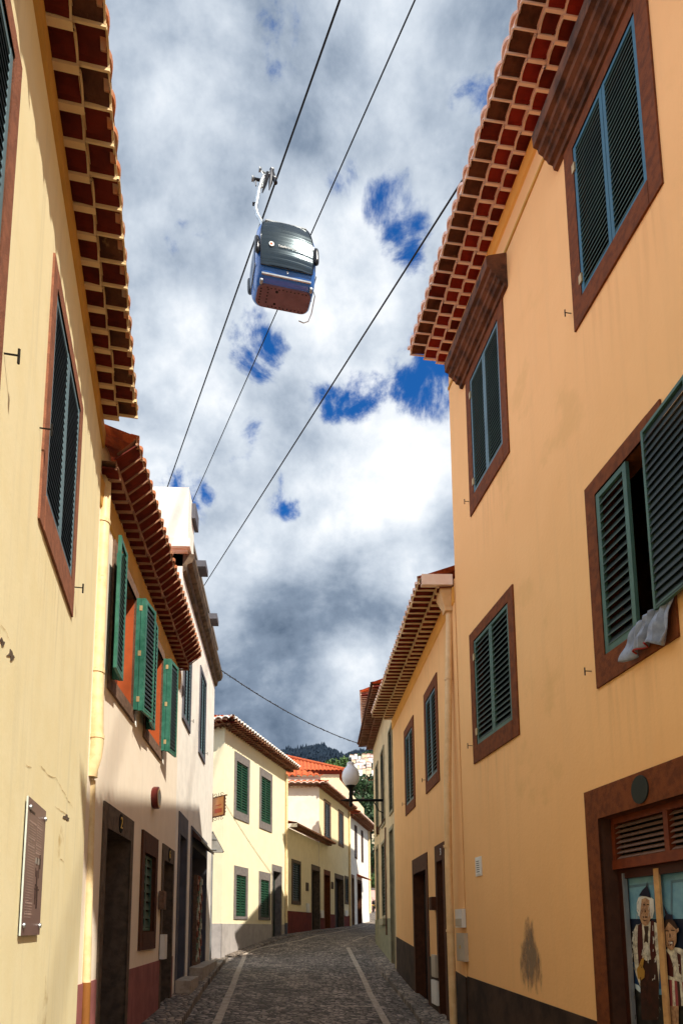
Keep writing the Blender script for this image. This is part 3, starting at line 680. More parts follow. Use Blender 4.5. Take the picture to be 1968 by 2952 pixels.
roof_sheet(FB, -.20, Fs(FB, 11.9), be - .01, 5.17, -3.2, 6.6, Bh, pitch=.185, amp=.05, me=M['tile_end_o'])
def open_window(F, w, parent, proud=.03):
    wo, (i0, i1, j0, j1) = surround(F, *w, .12, .12, .14, .16, M['stone_wood'], parent, proud=proud, reveal=.20, rm=M['reveal'])
    g = MB(); g.box(F, i0, i1, -.19, -.18, j0, j1); g.build('pane', M['glass'], wo)
    for sg, hs in ((1, i1), (-1, i0)):
        # two edge stiles folded out of the opening, then the louvred leaf folded back along the wall
        b = MB(); b.box(F, min(hs, hs + sg * .04), max(hs, hs + sg * .04), .03, .085, j0 - .02, j1 + .02)
        b.box(F, min(hs, hs + sg * .04), max(hs, hs + sg * .04), .092, .15, j0 - .03, j1 + .02)
        st = b.build('shutter_edge', M['green'], wo)
        b = MB()
        for z in (j0 + .12, (j0 + j1) / 2, j1 - .12): b.box(F, min(hs - sg * .004, hs + sg * .02), max(hs - sg * .004, hs + sg * .02), .07, .11, z - .035, z + .035)
        b.build('hinge', M['brass'], wo)
        ang = R_(9)
        ang = R_(9) if sg > 0 else R_(3)
        LF = Frame(F.p(hs, .15, 0), F.ex * (sg * math.cos(ang)) + F.en * math.sin(ang), F.en * math.cos(ang) - F.ex * (sg * math.sin(ang)))
        louver(LF, .02, .40, j0 - .03, j1 + .02, 0, M['green'], M['slat_dark'], wo, rail=.05, pitch=.06, slope=1.7)
    # white curled iron stay under the sill
    pts = [F.p(i1 + .10 + .03 * math.sin(k * .7), .03 + .004 * k, j0 - .05 - .022 * k) for k in range(9)]
    b = MB(); b.tube(pts, .009, 6); b.build('shutter_stay', M['box_white'], wo)
open_window(FB, b1, Bh); open_window(FB, b2, Bh)
door(FB, *d1, .15, .28, M['stone_brown'], M['door_dark'], Bh, reveal=.34, number='2')
closed_window(FB, *sw, .17, M['stone_choc'], M['sage_paint'], M['slat_edge'], Bh, fb=.26, ft=.30, rail=.035, pitch=.115, hooks=False, d=-.03, reveal=.16)
door(FB, *d2, .14, .26, M['stone_brown'], M['door_dark'], Bh, reveal=.34, number='6')
for (a, c, zt) in ((-.24, d1[0], FB.px(379, 2792)[1]), (d1[1], sB1, None)):
    z0_ = FB.px(379.5, 2792)[1] + .0; z1_ = FB.px(468.7, 2765)[1]; s0_ = FB.px(379.5, 2792)[0]; s1_ = FB.px(468.7, 2765)[0]
    zf = lambda s: z0_ + (z1_ - z0_) * (s - s0_) / (s1_ - s0_)
    b = MB()
    if a > 0:
        b.prism(FB, [(a, -3), (d2[0], -3), (d2[0], zf(d2[0])), (a, zf(a))], 0, .014); b.build('plinth', M['plinth_pink'], Bh); b = MB(); b.prism(FB, [(d2[1], -3), (c, -3), (c, zf(c)), (d2[1], zf(d2[1]))], 0, .014)
    else: b.prism(FB, [(a, -3), (c, -3), (c, zf(c)), (a, zf(a))], 0, .014)
    b.build('plinth', M['plinth_pink'], Bh)
# things on house B's wall
dk = FB.px(441, 2300)
D_ = thing('round_sign', 'small round sign with a dark red rim on the off-white wall', 'sign', FB.p(dk[0], 0, dk[1]))
b = MB(); q = FB.p(dk[0], 0, dk[1]); b.lathe(q, [(0, 0), (.155, 0), (.17, .02), (.17, .09), (.15, .10)], 28, FB.en); b.build('rim', mat('dark_red_rim', (.12, .012, .01), rough=.35, bump=0), D_, smooth=True)
b = MB(); b.lathe(q, [(.15, .1005), (.12, .102)], 28, FB.en); b.build('cream_ring', M['mortar'], D_)
b = MB(); b.lathe(q, [(.12, .102), (0, .103)], 28, FB.en); b.build('face', mat('sign_face', (.25, .25, .28), col2=(.10, .10, .14), scale=22, bump=0, rough=.3), D_)
for (x0, y0, x1, y1, lab, mm) in ((456, 2568, 465, 2622, 'small brown letter box beside the louvred ground floor window', 'stone_wood'), (459, 2694, 468, 2765, 'narrow white meter box low on the off-white wall left of the second door', 'box_white')):
    a, z1_ = FB.px(x0, y0); c, _ = FB.px(x1, y0); _, z0_ = FB.px(x0, y1)
    t = thing('meter_box' if 'meter' in lab else 'letter_box', lab, 'box', FB.p(a, 0, z0_))
    b = MB(); b.box(FB, a, a + (c - a) * .9, .016, .09, z0_, z1_); b.build('case', M[mm], t)
    b = MB(); b.box(FB, a + .02, a + (c - a) * .8, .09, .096, z0_ + .03, z1_ - .03); b.build('lid', M[mm], t)

# ============================================================ HOUSE C: tall bright white
Ch = thing('town_house', 'tall bright white house with a parapet on the left before the bend', 'house', FB.p(Fs(FB, 15), 0, -1.1))
sC0, sC1 = Fs(FB, 12.0) + .002, FB.px(610, 2450)[0]
cw1 = (Fs(FB, 12.35), Fs(FB, 13.42), 4.04, 6.15); cw2 = (Fs(FB, 14.86), Fs(FB, 16.05), 4.04, 6.15)
cd1 = (Fs(FB, 12.32), Fs(FB, 13.47), -3, 2.20); cd2 = (Fs(FB, 14.0), Fs(FB, 17.0), -3, 2.18)
house_wall(FB, sC0, sC1, -3, 6.98, [inset(cw1, .10), inset(cw2, .10), inset(cd1, .17, 0, .42), inset(cd2, .18, 0, .42)], M['white2'], Ch)
for w in (cw1, cw2):
    closed_window(FB, *w, .10, M['stone_slate'], M['slate_blue'], M['slat_dark'], Ch, rail=.05, pitch=.07, d=.01)
door(FB, *cd1, .17, .42, M['stone_slate'], M['door_dark'], Ch, reveal=.38)
g, wo = door(FB, *cd2, .18, .42, M['stone_slate'], M['black'], Ch, reveal=.45, panels=False)
b = MB(); b.prism(Frame(FB.p(Fs(FB, 14.1), .02, 0), FB.en, -FB.ex), [(0, 2.12), (.20, 1.90), (.20, 1.84), (0, 1.96)], 0, -2.6); b.build('door_canopy', M['wood_dk'], Ch)
b = MB(); prof = [(0, 6.86), (.07, 6.90), (.09, 7.02), (.18, 7.06), (.22, 7.16), (.22, 7.24), (0, 7.24)]; b.sweep(FB, prof, sC0 + .0, sC1 + .05); b.build('cornice', mat('stained_cornice', (.15, .105, .065), col2=(.05, .034, .022), scale=6, bump=.4), Ch)
b = MB(); b.box(FB, sC0, sC1, -.25, .02, 7.24, 7.95); b.build('parapet', M['white2'], Ch)
b = MB(); b.box(FB, sC0, sC1 + .02, -.30, .08, 7.95, 8.03); b.build('parapet_cap', mat('parapet_cap', (.25, .22, .19), bump=.2), Ch)
# parapet block nearest the camera and slim posts with caps
def pxc(F, x, y, d): return F.px(x, y, d)
sb0 = sC0; 
b = MB(); b.box(FB, sC0 - .10, sC0 + .70, -1.4, .10, 7.24, 8.58); b.build('parapet_block', M['white2'], Ch)
b = MB(); b.box(FB, sC0 + .30, sC0 + .80, .10, .18, 8.20, 8.52); b.build('block_cap', M['stone_slate'], Ch)
b = MB(); b.box(FB, sC0 - .2, sC0 + .8, -1.4, .16, 7.28, 7.45); b.build('block_base', M['white2'], Ch)
for (px_, py_) in ((572, 1625), (607, 1775)):
    s_, z_ = FB.px(px_, py_, .1)
    b = MB(); b.box(FB, s_ - .08, s_ + .10, -.1, .08, 7.24, z_ - .12); b.build('parapet_post', M['white2'], Ch)
    b = MB(); b.box(FB, s_ - .14, s_ + .30, -.2, .28, z_ - .14, z_); b.build('post_cap', M['stone_slate'], Ch)
for a, c, y in ((cd1[0], cd1[1], 12.9), (cd2[0] + .1, cd2[1] + .2, 15.5)):
    z = zg(-2.4, y); b = MB(); b.box(FB, a, c, 0.0, .30, -2.5, z + .32); b.build('door_step', M['strip'], Ch)
# clutter hanging in the wide shop doorway
G_ = thing('display_rack', 'tall rack of small bright cards hanging in the wide grey shop doorway on the left', 'rack', FB.p(Fs(FB, 15.2), .2, -1.0))
b = MB(); b.box(FB, Fs(FB, 15.0), Fs(FB, 15.9), -.05, .03, -.95, 1.2); b.build('backboard', M['stone_wood'], G_)
for k, c in enumerate(((.55, .60, .42), (.65, .35, .25), (.20, .30, .22), (.70, .68, .55), (.30, .10, .06))):
    for j in range(9):
        b = MB(); z = -.75 + j * .21 + .03 * k; a = Fs(FB, 15.02) + .17 * ((k * 2 + j) % 5); b.box(FB, a, a + .12, .035, .05 + .004 * k, z, z + .14)
        b.build('card', mat('card%d' % k, c, var=.3, scale=20, bump=0), G_)

# ============================================================ HOUSE R: tall apricot house on the right
Rh = thing('town_house', 'tall apricot house on the right with a shop front and triple eave tiles', 'house', FR.p(5, 0, -1.7))
sR0, sR1 = Fs(FR, -.35), Fs(FR, 9.95)
u1 = (Fs(FR, 4.77), Fs(FR, 6.18), 6.24, 8.46); u2 = (Fs(FR, 7.82), Fs(FR, 9.19), 6.14, 8.44)
q = FR.px(1687.6, 1414); q2 = FR.px(1721, 1987.5); q3 = FR.px(1946, 1095)
m1 = (Fs(FR, 5.01), q[0], q2[1], q[1]); m2 = (Fs(FR, 7.90), Fs(FR, 9.40), 2.37, 4.35)
sh = (Fs(FR, 3.0), Fs(FR, 6.50), -3, 1.343)
print('m1', m1, q3)
u0 = (Fs(FR, 1.5), Fs(FR, 2.9), 6.24, 8.46); m0 = (Fs(FR, 1.3), Fs(FR, 2.8), m1[2], m1[3])
hR = [inset(u1, .17, .25), inset(u2, .17, .25), inset(m1, .17, .27), inset(m2, .16, .24), inset(u0, .17, .25), inset(m0, .17, .25), inset(sh, .22, 0, .30)]
house_wall(FR, sR0, sR1, -3, 9.62, hR, M['orange'], Rh, depth=8)
for w, fb, mf, me in ((u1, .25, 'teal', None), (u2, .25, 'slate_blue', None), (m2, .24, 'sage_paint', 'slat_edge'), (u0, .25, 'teal', None), (m0, .25, 'sage_paint', None)):
    fw = .17 if w[2] > 5 else .16
    g, wo = closed_window(FR, *w, fw, M['stone_red'], M[mf], M['slat_dark'], Rh, fb=fb, rail=.045, pitch=.058 if w[2] > 5 else .075, medge=M['slat_edge'], proud=.02, d=.012)
    for z in (g[2] + .2, g[3] - .25):
        b = MB(); b.box(FR, g[1] - .03, g[1] + .02, .012, .03, z - .05, z + .05); b.build('hinge', M['brass'], wo)
for w in (u1, u2, u0):                                   # moulded stone cornice over the top windows
    z = w[3]
    prof = [(0, z - .02), (.05, z - .01), (.06, z + .045), (.11, z + .06), (.13, z + .10), (.16, z + .115), (.17, z + .15), (.22, z + .18), (.23, z + .23), (.28, z + .25), (.29, z + .40), (.26, z + .42), (0, z + .50)]
    b = MB(); b.sweep(FR, prof, w[0] - .16, w[1] + .16); b.build('cornice', mat('brown_cornice', (.17, .065, .028), col2=(.05, .022, .012), scale=5, bump=.5, dirt=((.03, .014, .008), 3, .56)), Rh)
b = MB(); b.sweep(FR, [(0, 9.30), (.03, 9.33), (.05, 9.50), (0, 9.50)], sR0, sR1 + .0); b.build('eave_band', M['apricot_band'], Rh)
b = MB(); b.sweep(FR, [(0, 8.94), (.02, 8.95), (.02, 8.99), (0, 9.0)], sR0, sR1); b.build('string_course', M['ochre_band'], Rh)
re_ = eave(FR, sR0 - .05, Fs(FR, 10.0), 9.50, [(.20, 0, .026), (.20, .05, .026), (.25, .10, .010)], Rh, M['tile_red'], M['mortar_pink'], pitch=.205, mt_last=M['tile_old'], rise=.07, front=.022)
roof_sheet(FR, sR0 - .05, Fs(FR, 10.02), re_ + .0, 9.68, -4.0, 11.3, Rh, pitch=.205, amp=.05)
q = FR.px(1315, 2803); q2 = FR.px(1697, 2936)
zf = lambda s: q[1] + (q2[1] - q[1]) * (s - q[0]) / (q2[0] - q[0])
b = MB(); b.prism(FR, [(sh[1], -3), (sR1, -3), (sR1, zf(sR1)), (sh[1], zf(sh[1]))], 0, .02); b.build('plinth', M['plinth_dark'], Rh)
def grime(F, s0, s1, z1, h, parent, col=(.38, .20, .075)):
    b = MB(); b.face([F.p(s0, .0025, z1 - h), F.p(s1, .0025, z1 - h), F.p(s1, .0025, z1), F.p(s0, .0025, z1)]); b.build('rain_streaks', grime_mat(col), parent)
for w in (u1, u2, m2, m1): grime(FR, w[0] - .05, w[1] + .1, w[2], 1.3, Rh)
grime(FA, aw1[0] - .05, aw1[1] + .08, aw1[2], 1.2, A, (.52, .38, .18))
# open middle window: left leaf shut, right leaf swung out, curtain inside
wo, (i0, i1, j0, j1) = surround(FR, *m1, .17, .17, .17, .27, M['stone_red'], Rh, proud=.02, reveal=.2, label='open window with a pale cloth over its sill')
mid = Fs(FR, 5.52)
louver(FR, mid, i1 - .005, j0 + .01, j1 - .01, .012, M['sage_paint'], M['slat_dark'], wo, rail=.055, pitch=.085, medge=M['slat_edge'])
ang = R_(4)
LF = Frame(FR.p(i0, .055, 0), -FR.ex * math.cos(ang) + FR.en * math.sin(ang), FR.ex * math.sin(ang) + FR.en * math.cos(ang))
louver(LF, .0, .62, j0 + .03, j1 - .005, .035, M['sage_paint'], M['slat_dark'], wo, rail=.03, pitch=.07, slope=1.5)
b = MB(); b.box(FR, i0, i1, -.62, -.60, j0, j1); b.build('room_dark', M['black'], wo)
b = MB(); b.grid([[FR.p(i0 + (mid - i0) * k / 14, -.24 + .02 * math.sin(k * 1.9), z) for k in range(15)] for z in (j0 + .25, j1 - .12)]); b.build('curtain', M['curtain'], wo)
b = MB(); b.box(FR, mid - .10, mid - .05, -.19, -.15, j0, j1); b.box(FR, i0, mid, -.2, -.16, j1 - .09, j1); b.build('casement', M['door_green'], wo)
hook(FR, m1[1] + .10, m1[2] + .22, wo)
# small bracket stub above the hopper and stain
b = MB(); q = FR.px(1490, 2610); q2 = FR.px(1565, 2870); b.face([FR.p(q[0], .003, q2[1]), FR.p(q2[0], .003, q2[1]), FR.p(q2[0], .003, q[1]), FR.p(q[0], .003, q[1])]); b.build('wall_stain', stain_mat(), Rh)
# shop door
wo, (i0, i1, j0, j1) = surround(FR, *sh, .22, .22, .30, 0, M['stone_red'], Rh, name='shop_door', proud=.03, reveal=.22, rm=mat('dark_red_stone', (.075, .028, .014), scale=9, bump=.3))
b = MB(); zt = .55
b.box(FR, i0, i1, -.16, -.10, j1 - .06, j1); b.box(FR, i0, i1, -.16, -.09, zt, zt + .09); b.box(FR, i1 - .05, i1, -.16, -.10, zt, j1)
for k in range(1, 4): b.box(FR, i1 - .80 * k - .03, i1 - .80 * k + .03, -.155, -.095, zt + .09, j1 - .06)
b.build('transom_frame', M['wood_red'], wo)
b = MB(); n = 7; st = (j1 - .06 - zt - .09) / n
for k in range(n):
    zc = zt + .09 + st * (k + .5); b.sweep(FR, [(-.11, zc - st * .30), (-.15, zc + st * .34), (-.155, zc + st * .28), (-.115, zc - st * .40)], i0, i1 - .05)
b.build('transom_louvres', M['louver_grey'], wo)
b = MB(); b.box(FR, i1 - .085, i1, -.20, -.14, -3, zt); b.box(FR, i0, i1 - .085, -.20, -.14, zt - .09, zt); b.build('door_frame', M['wood_dk'], wo)
b = MB(); b.box(FR, i0, i1, -.42, -.40, -3, j1); b.build('backing', M['black'], wo)
# oval vent over the shop door
s_, z_ = FR.px(1268 + 1314 / 2.24, 1900 + 843 / 2.24)
b = MB(); b.prism(FR, [(s_ + .115 * math.cos(k * math.pi / 12), z_ + .125 * math.sin(k * math.pi / 12)) for k in range(24)], .031, .045); b.build('oval_vent', mat('dark_green_disc', (.012, .018, .012), rough=.6, bump=.1), wo)

# painted panel in the shop window
PP = thing('painted_panel', 'painted panel in the shop window showing two folk dressed figures before the sea', 'mural', FR.p(Fs(FR, 5), -.22, -1))
dp_ = -.185
def ppx(x, y, d=dp_): return FR.px(1700 + x / 4.26, 2400 + y / 4.26, d)
LAY = [0]
def paint(name, pts, m, par, extra=0):
    LAY[0] += 1; dd = dp_ + .0006 * LAY[0]
    b = MB(); b.prism(FR, [ppx(x, y) for x, y in pts], dd - .0004, dd); return b.build(name, m, par)
cm = lambda n, c, **k: mat(n, c, rough=.5, bump=0, **k)
back = paint('backdrop', [(370, 480), (1500, 330), (1500, 3200), (370, 3200)], cm('painted_sky', (.18, .36, .44), col2=(.10, .24, .34), scale=5), PP)
paint('painted_sea', [(395, 1060), (1500, 1060), (1500, 1500), (1500, 1820), (415, 1870)], cm('painted_deep_sea', (.008, .014, .035), col2=(.005, .009, .02), scale=3), PP)
paint('painted_waves', [(412, 1600), (470, 1560), (640, 1640), (1500, 1600), (1500, 1950), (415, 1900)], cm('painted_waves', (.02, .10, .22), col2=(.008, .03, .09), scale=9), PP)
paint('painted_foam', [(415, 1850), (470, 1820), (540, 1850), (600, 1880), (640, 1950), (600, 1960), (560, 1910), (480, 1930), (440, 1890), (415, 1880)], cm('painted_foam', (.55, .65, .68)), PP)
paint('painted_rocks', [(415, 1900), (480, 1930), (560, 1920), (640, 1990), (1500, 2000), (1500, 3200), (420, 3200)], cm('painted_rocks', (.035, .032, .026), col2=(.010, .009, .007), scale=11), PP)
for xs in ((440, 810), (990, 1400)):
    x0, x1 = xs; yb = 1055
    fr = [(x0, 655 - (x0 - 440) * .12), (x1, 605 - (x0 - 440) * .12), (x1, yb), (x1 - 22, yb), (x1 - 22, 640 - (x0 - 440) * .12), (x0 + 22, 685 - (x0 - 440) * .12), (x0 + 22, yb), (x0, yb)]
    paint('painted_door_frame', fr, cm('painted_grey_blue', (.12, .22, .28)), PP)
skin = cm('painted_skin', (.50, .29, .15), col2=(.26, .13, .07), scale=24); shirt = cm('painted_shirt', (.72, .66, .50), col2=(.34, .30, .24), scale=22)
vest = cm('painted_vest', (.07, .012, .010)); hair = cm('painted_white_hair', (.75, .72, .64)); navy = cm('painted_navy', (.012, .012, .03)); trous = cm('painted_trousers', (.035, .016, .010), col2=(.06, .02, .012), scale=12)
dk_ = cm('painted_line', (.05, .025, .015)); ochre = cm('painted_ochre', (.42, .22, .04)); stripe = cm('painted_stripe', (.30, .06, .06))
f1 = paint('painted_figure', [(600, 1130), (640, 1110), (760, 1090), (840, 1120), (860, 1400), (850, 1860), (840, 2280), (640, 2280), (620, 1900), (560, 1720), (530, 1400), (530, 1230), (570, 1130)], shirt, PP)
def sub(name, pts, m, par): return paint(name, pts, m, par)
sub('painted_clothing', [(590, 1140), (640, 1110), (655, 1400), (640, 1640), (600, 1640), (585, 1400)], vest, f1); sub('painted_clothing', [(750, 1080), (790, 1090), (800, 1400), (820, 1500), (760, 1620), (735, 1400)], vest, f1)
sub('painted_clothing', [(660, 1560), (820, 1560), (850, 1850), (845, 2300), (640, 2300), (620, 1850)], trous, f1)
sub('painted_clothing', [(665, 1150), (725, 1150), (715, 1250), (720, 1360), (690, 1340), (665, 1360), (680, 1240)], dk_, f1)
sub('painted_hair', [(600, 800), (640, 780), (740, 785), (785, 820), (795, 960), (775, 1050), (740, 1060), (700, 1000), (640, 1000), (615, 1040), (580, 960), (580, 860)], hair, f1)
sub('painted_face', [(640, 820), (690, 800), (735, 830), (740, 930), (750, 1060), (720, 1130), (680, 1150), (640, 1110), (615, 1040), (630, 930)], skin, f1)
for (x, y, w, h) in ((655, 880, 28, 14), (705, 878, 28, 14), (682, 930, 12, 50), (655, 1030, 60, 16), (665, 1075, 40, 10)): sub('painted_features', [(x, y), (x + w, y), (x + w, y + h), (x, y + h)], dk_, f1)
sub('painted_hat', [(610, 775), (650, 710), (700, 660), (712, 600), (718, 660), (750, 770), (758, 805), (700, 785)], navy, f1)
sub('painted_instrument', [(585, 1680), (610, 1640), (640, 1560), (670, 1530), (675, 1570), (660, 1650), (685, 1700), (680, 1780), (640, 1815), (600, 1790)], ochre, f1)
sub('painted_hand', [(640, 1490), (740, 1470), (750, 1560), (700, 1575)], shirt, f1)
f2 = paint('painted_figure', [(945, 1440), (1000, 1400), (1120, 1420), (1230, 1470), (1250, 1800), (1200, 1870), (1190, 2130), (960, 2130), (950, 1800)], shirt, PP)
sub('painted_clothing', [(950, 1450), (990, 1500), (1040, 1640), (1040, 1780), (960, 1750)], vest, f2); sub('painted_clothing', [(1080, 1470), (1130, 1500), (1140, 1760), (1110, 1720)], vest, f2)
for k, mm in enumerate((dk_, stripe, shirt, stripe, dk_, shirt, stripe)): sub('painted_clothing', [(960 + 32 * k, 1800 + 6 * k), (992 + 32 * k, 1806 + 6 * k), (1000 + 36 * k, 2130), (964 + 36 * k, 2130)], mm, f2)
sub('painted_legs', [(985, 2130), (1110, 2130), (1110, 2500), (1000, 2500)], skin, f2)
sub('painted_hair', [(925, 1170), (935, 1080), (1000, 1060), (1060, 1090), (1110, 1190), (1080, 1200), (1000, 1110), (960, 1180)], dk_, f2)
sub('painted_face', [(940, 1190), (990, 1100), (1080, 1190), (1110, 1170), (1115, 1210), (1085, 1240), (1085, 1340), (1050, 1430), (1010, 1450), (960, 1400)], skin, f2)
for (x, y, w, h, mm) in ((950, 1200, 40, 14, dk_), (1020, 1195, 45, 14, dk_), (1000, 1240, 14, 50, dk_), (985, 1330, 68, 60, vest), (998, 1342, 42, 24, hair)): sub('painted_features', [(x, y), (x + w, y), (x + w, y + h), (x, y + h)], mm, f2)
sub('painted_hat', [(930, 1060), (955, 1010), (925, 880), (985, 1000), (1040, 1010), (1050, 1080), (1000, 1060)], navy, f2)
def brush(par, boxes, n, seed, lo_, hi_):
    b = MB(); q = random.Random(seed); LAY[0] += 2; dd = dp_ + .0006 * LAY[0]
    for _ in range(n):
        x0, y0, x1, y1 = q.choice(boxes); x = q.uniform(x0, x1); y = q.uniform(y0, y1); w_ = q.uniform(3, 9); h_ = q.uniform(18, 70); k = q.uniform(-14, 14)
        b.use(q.choice((lo_, hi_))); b.prism(FR, [ppx(x, y), ppx(x + w_, y + 3), ppx(x + w_ + k, y + h_), ppx(x + k, y + h_)], dd - .0004, dd)
    o = b.build('brushwork', None, par); o['kind'] = 'stuff'
brush(f1, [(535, 1180, 580, 1680), (790, 1120, 845, 1800), (660, 1380, 740, 1560)], 46, 3, cm('painted_fold', (.30, .26, .20)), hair)
brush(f1, [(645, 1600, 800, 2200)], 30, 4, cm('painted_brown_fold', (.075, .03, .02)), dk_)
brush(f1, [(600, 830, 630, 1000), (755, 830, 785, 1020)], 14, 5, cm('painted_grey_hair', (.45, .42, .38)), hair)
brush(f1, [(650, 830, 730, 1080)], 16, 6, cm('painted_cheek', (.60, .36, .22)), cm('painted_wrinkle', (.22, .10, .06)))
brush(f2, [(1050, 1480, 1130, 1800), (1150, 1480, 1220, 1820)], 26, 7, cm('painted_fold', (.30, .26, .20)), hair)
brush(f2, [(960, 1240, 1070, 1380)], 14, 8, cm('painted_cheek', (.60, .36, .22)), cm('painted_wrinkle', (.22, .10, .06)))
brush(PP, [(450, 1920, 600, 2700), (860, 2000, 1000, 2700)], 60, 9, cm('painted_pebble', (.16, .15, .12)), cm('painted_dark_pebble', (.02, .018, .014)))
brush(PP, [(440, 1500, 530, 1850)], 30, 10, cm('painted_sea_light', (.03, .16, .30)), cm('painted_sea_dark', (.006, .02, .06)))
s_a = ppx(868, 500)[0]
b = MB(); b.box(FR, s_a - .035, s_a + .035, dp_ + .032, dp_ + .05, -3, .515); wp = b.build('mullion', M['wood_post'], PP)
b = MB(); b.box(FR, i1 - .105, i1 - .085, dp_ + .02, dp_ + .06, -3, .51); b.build('edge_strip', M['galv'], PP)

# cloth over the sill
s_, z_ = FR.px(1860, 1760, .06)
b = MB(); rows = []
xl = (Vector((1853, 1810, 0)), Vector((1905, 1722, 0)))
for r in range(13):
    t = r / 12; row = []
    for k in range(23):
        u = k / 22
        x = (1830 + (1936 - 1830) * u) + (-24 * t + 16 * t * u) + (6 * math.sin(u * 9) * t)
        y = (1812 - 90 * u - 10 * math.sin(u * math.pi)) + t * (92 + 36 * u + 6 * math.sin(u * 7 + 1) + 5 * math.sin(u * 17))
        dd = .06 + .030 * math.sin(u * 19 + t * 1.5) * (0.3 + t) + .016 * math.sin(u * 41 + 1 + 2 * t) + .012 * math.sin(t * 9 + u * 5) + .03 * t
        a, z = FR.px(x, y, .05); row.append(FR.p(a, dd, z))
    rows.append(row)
b.grid(rows)
lc = b.build('hanging_cloth', M['cloth'], None, smooth=True); tag(lc, 'crumpled pale grey cloth hung over the sill of the open window', 'cloth')
sm = lc.modifiers.new('s', 'SOLIDIFY'); sm.thickness = .006
b = MB(); b.tube([r_ + FR.en * .008 for r_ in rows[-1][5:14]], .008, 6); b.build('red_hem', M['cloth_red'], lc)

# boxes and tile on house R
def box_thing(F, x0, y0, x1, y1, name, lab, m1_, extra=None, dep=.06):
    a, zt_ = F.px(x0, y0); c, _ = F.px(x1, y0); _, zb_ = F.px(x0, y1)
    lo_, hi_ = min(a, c), max(a, c)
    t = thing(name, lab, 'box' if 'box' in name else 'sign', F.p((a + c) / 2, 0, zb_))
    b = MB(); b.box(F, lo_, hi_, 0, dep, zb_, zt_); b.build('case', M[m1_], t)
    b = MB(); b.box(F, lo_ + .02, hi_ - .02, dep, dep + .006, zb_ + .02, (zt_ if extra != 'half' else (zt_ * .55 + zb_ * .45)) - .02); b.build('lid', M['box_grey' if extra == 'half' else m1_], t)
    return t, (lo_, hi_, zb_, zt_)
t, r_ = box_thing(FR, 1340.8, 2620, 1321, 2674, 'meter_box', 'upper grey and white meter box on the apricot wall beside the right downpipe', 'box_white', 'half')
t, r_ = box_thing(FR, 1347.5, 2690, 1325, 2772, 'meter_box', 'lower grey meter box with a small yellow mark beside the right downpipe', 'box_grey')
b = MB(); c_ = ((r_[0] + r_[1]) / 2, (r_[2] + r_[3]) / 2); b.prism(FR, [(c_[0] - .03, c_[1] - .02), (c_[0] + .03, c_[1] - .02), (c_[0], c_[1] + .035)], .066, .07); b.build('yellow_mark', M['gold'], t)
t, r_ = box_thing(FR, 1387.6, 2468, 1371, 2524, 'street_plate', 'small cream ceramic plate with fine writing on the apricot wall', 'box_white', None, .015)
b = MB()
for k in range(6):
    z = r_[2] + (r_[3] - r_[2]) * (.2 + .11 * k); b.box(FR, r_[0] + .05, r_[1] - .05, .0215, .0225, z, z + .010)
b.build('writing', M['dark_ink'], t)

# ============================================================ HOUSE D: lower apricot house
Dh = thing('town_house', 'lower apricot house with two dark doors beyond the rain hopper', 'house', FD.p(3, 0, -1.4))
sD1 = Fs(FD, 16.9)
def rpx(F, xl, yt, yb, xr, side='R'):
    a, zt_ = F.px(xl, yt); _, zb_ = F.px(xl, yb); c, _ = F.px(xr, yt); return (min(a, c), max(a, c), zb_, zt_)
dw1 = rpx(FD, 1222, 2005.6, 2297, 1261); dw2 = rpx(FD, 1165, 2110, 2358, 1193)
dd1 = rpx(FD, 1189, 2481, 2600, 1232); dd2 = rpx(FD, 1254, 2441, 2600, 1281)
dd1 = (dd1[0], dd1[1], -3, dd1[3]); dd2 = (dd2[0], dd2[1], -3, dd2[3])
print('D', dw1, dw2, dd1, dd2)
house_wall(FD, 0, sD1, -3, 5.60, [inset(dw1, .15, .2), inset(dw2, .15, .2), inset(dd1, .16, 0, .32), inset(dd2, .14, 0, .30)], M['orange2'], Dh)
for w in (dw1, dw2): closed_window(FD, *w, .15, M['stone_red'], M['slate_blue'], M['slat_dark'], Dh, fb=.2, ft=.2, rail=.04, pitch=.07, proud=.02, d=.008, medge=M['slat_edge'])
door(FD, *dd1, .16, .32, M['stone_choc'], M['door_dark'], Dh, reveal=.2)
g, wo = door(FD, *dd2, .14, .30, M['stone_choc'], M['door_dark'], Dh, reveal=.2)
text_mesh('3', .17, FD.p((dd2[0] * .72 + dd2[1] * .28), .03, dd2[3] - .16), -FD.ex, (0, 0, 1), M['white_ink'], wo, 'house_number')
b = MB(); b.sweep(FD, [(0, 5.2), (.02, 5.22), (.03, 5.46), (0, 5.46)], 0, sD1); b.build('eave_band', M['apricot_band'], Dh)
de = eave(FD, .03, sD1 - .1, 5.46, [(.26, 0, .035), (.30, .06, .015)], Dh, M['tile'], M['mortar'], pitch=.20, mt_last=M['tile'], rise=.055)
roof_sheet(FD, .03, sD1 - .1, de + .0, 5.60, -3.2, 6.9, Dh, pitch=.2, amp=.05)
b = MB(); b.box(FD, .0, .10, .02, .52, 5.50, 5.68); b.build('eave_end', M['mortar_pink'], Dh)
q = FD.px(1145.5, 2702); q2 = FD.px(1197, 2732); zf = lambda s: q[1] + (q2[1] - q[1]) * (s - q[0]) / (q2[0] - q[0])
for (a, c) in ((0, dd2[0]), (dd2[1], dd1[0]), (dd1[1], sD1)):
    if c > a: b = MB(); b.prism(FD, [(a, -3), (c, -3), (c, zf(c)), (a, zf(a))], 0, .018); b.build('plinth', M['plinth_dark'], Dh)
box_thing(FD, 1251, 2751, 1264, 2814, 'meter_box', 'upper pale meter box low between the two dark doors of the lower apricot house', 'box_grey')
box_thing(FD, 1251, 2823, 1267, 2890, 'meter_box', 'lower white meter box at the foot of the wall between the two dark doors', 'box_white')
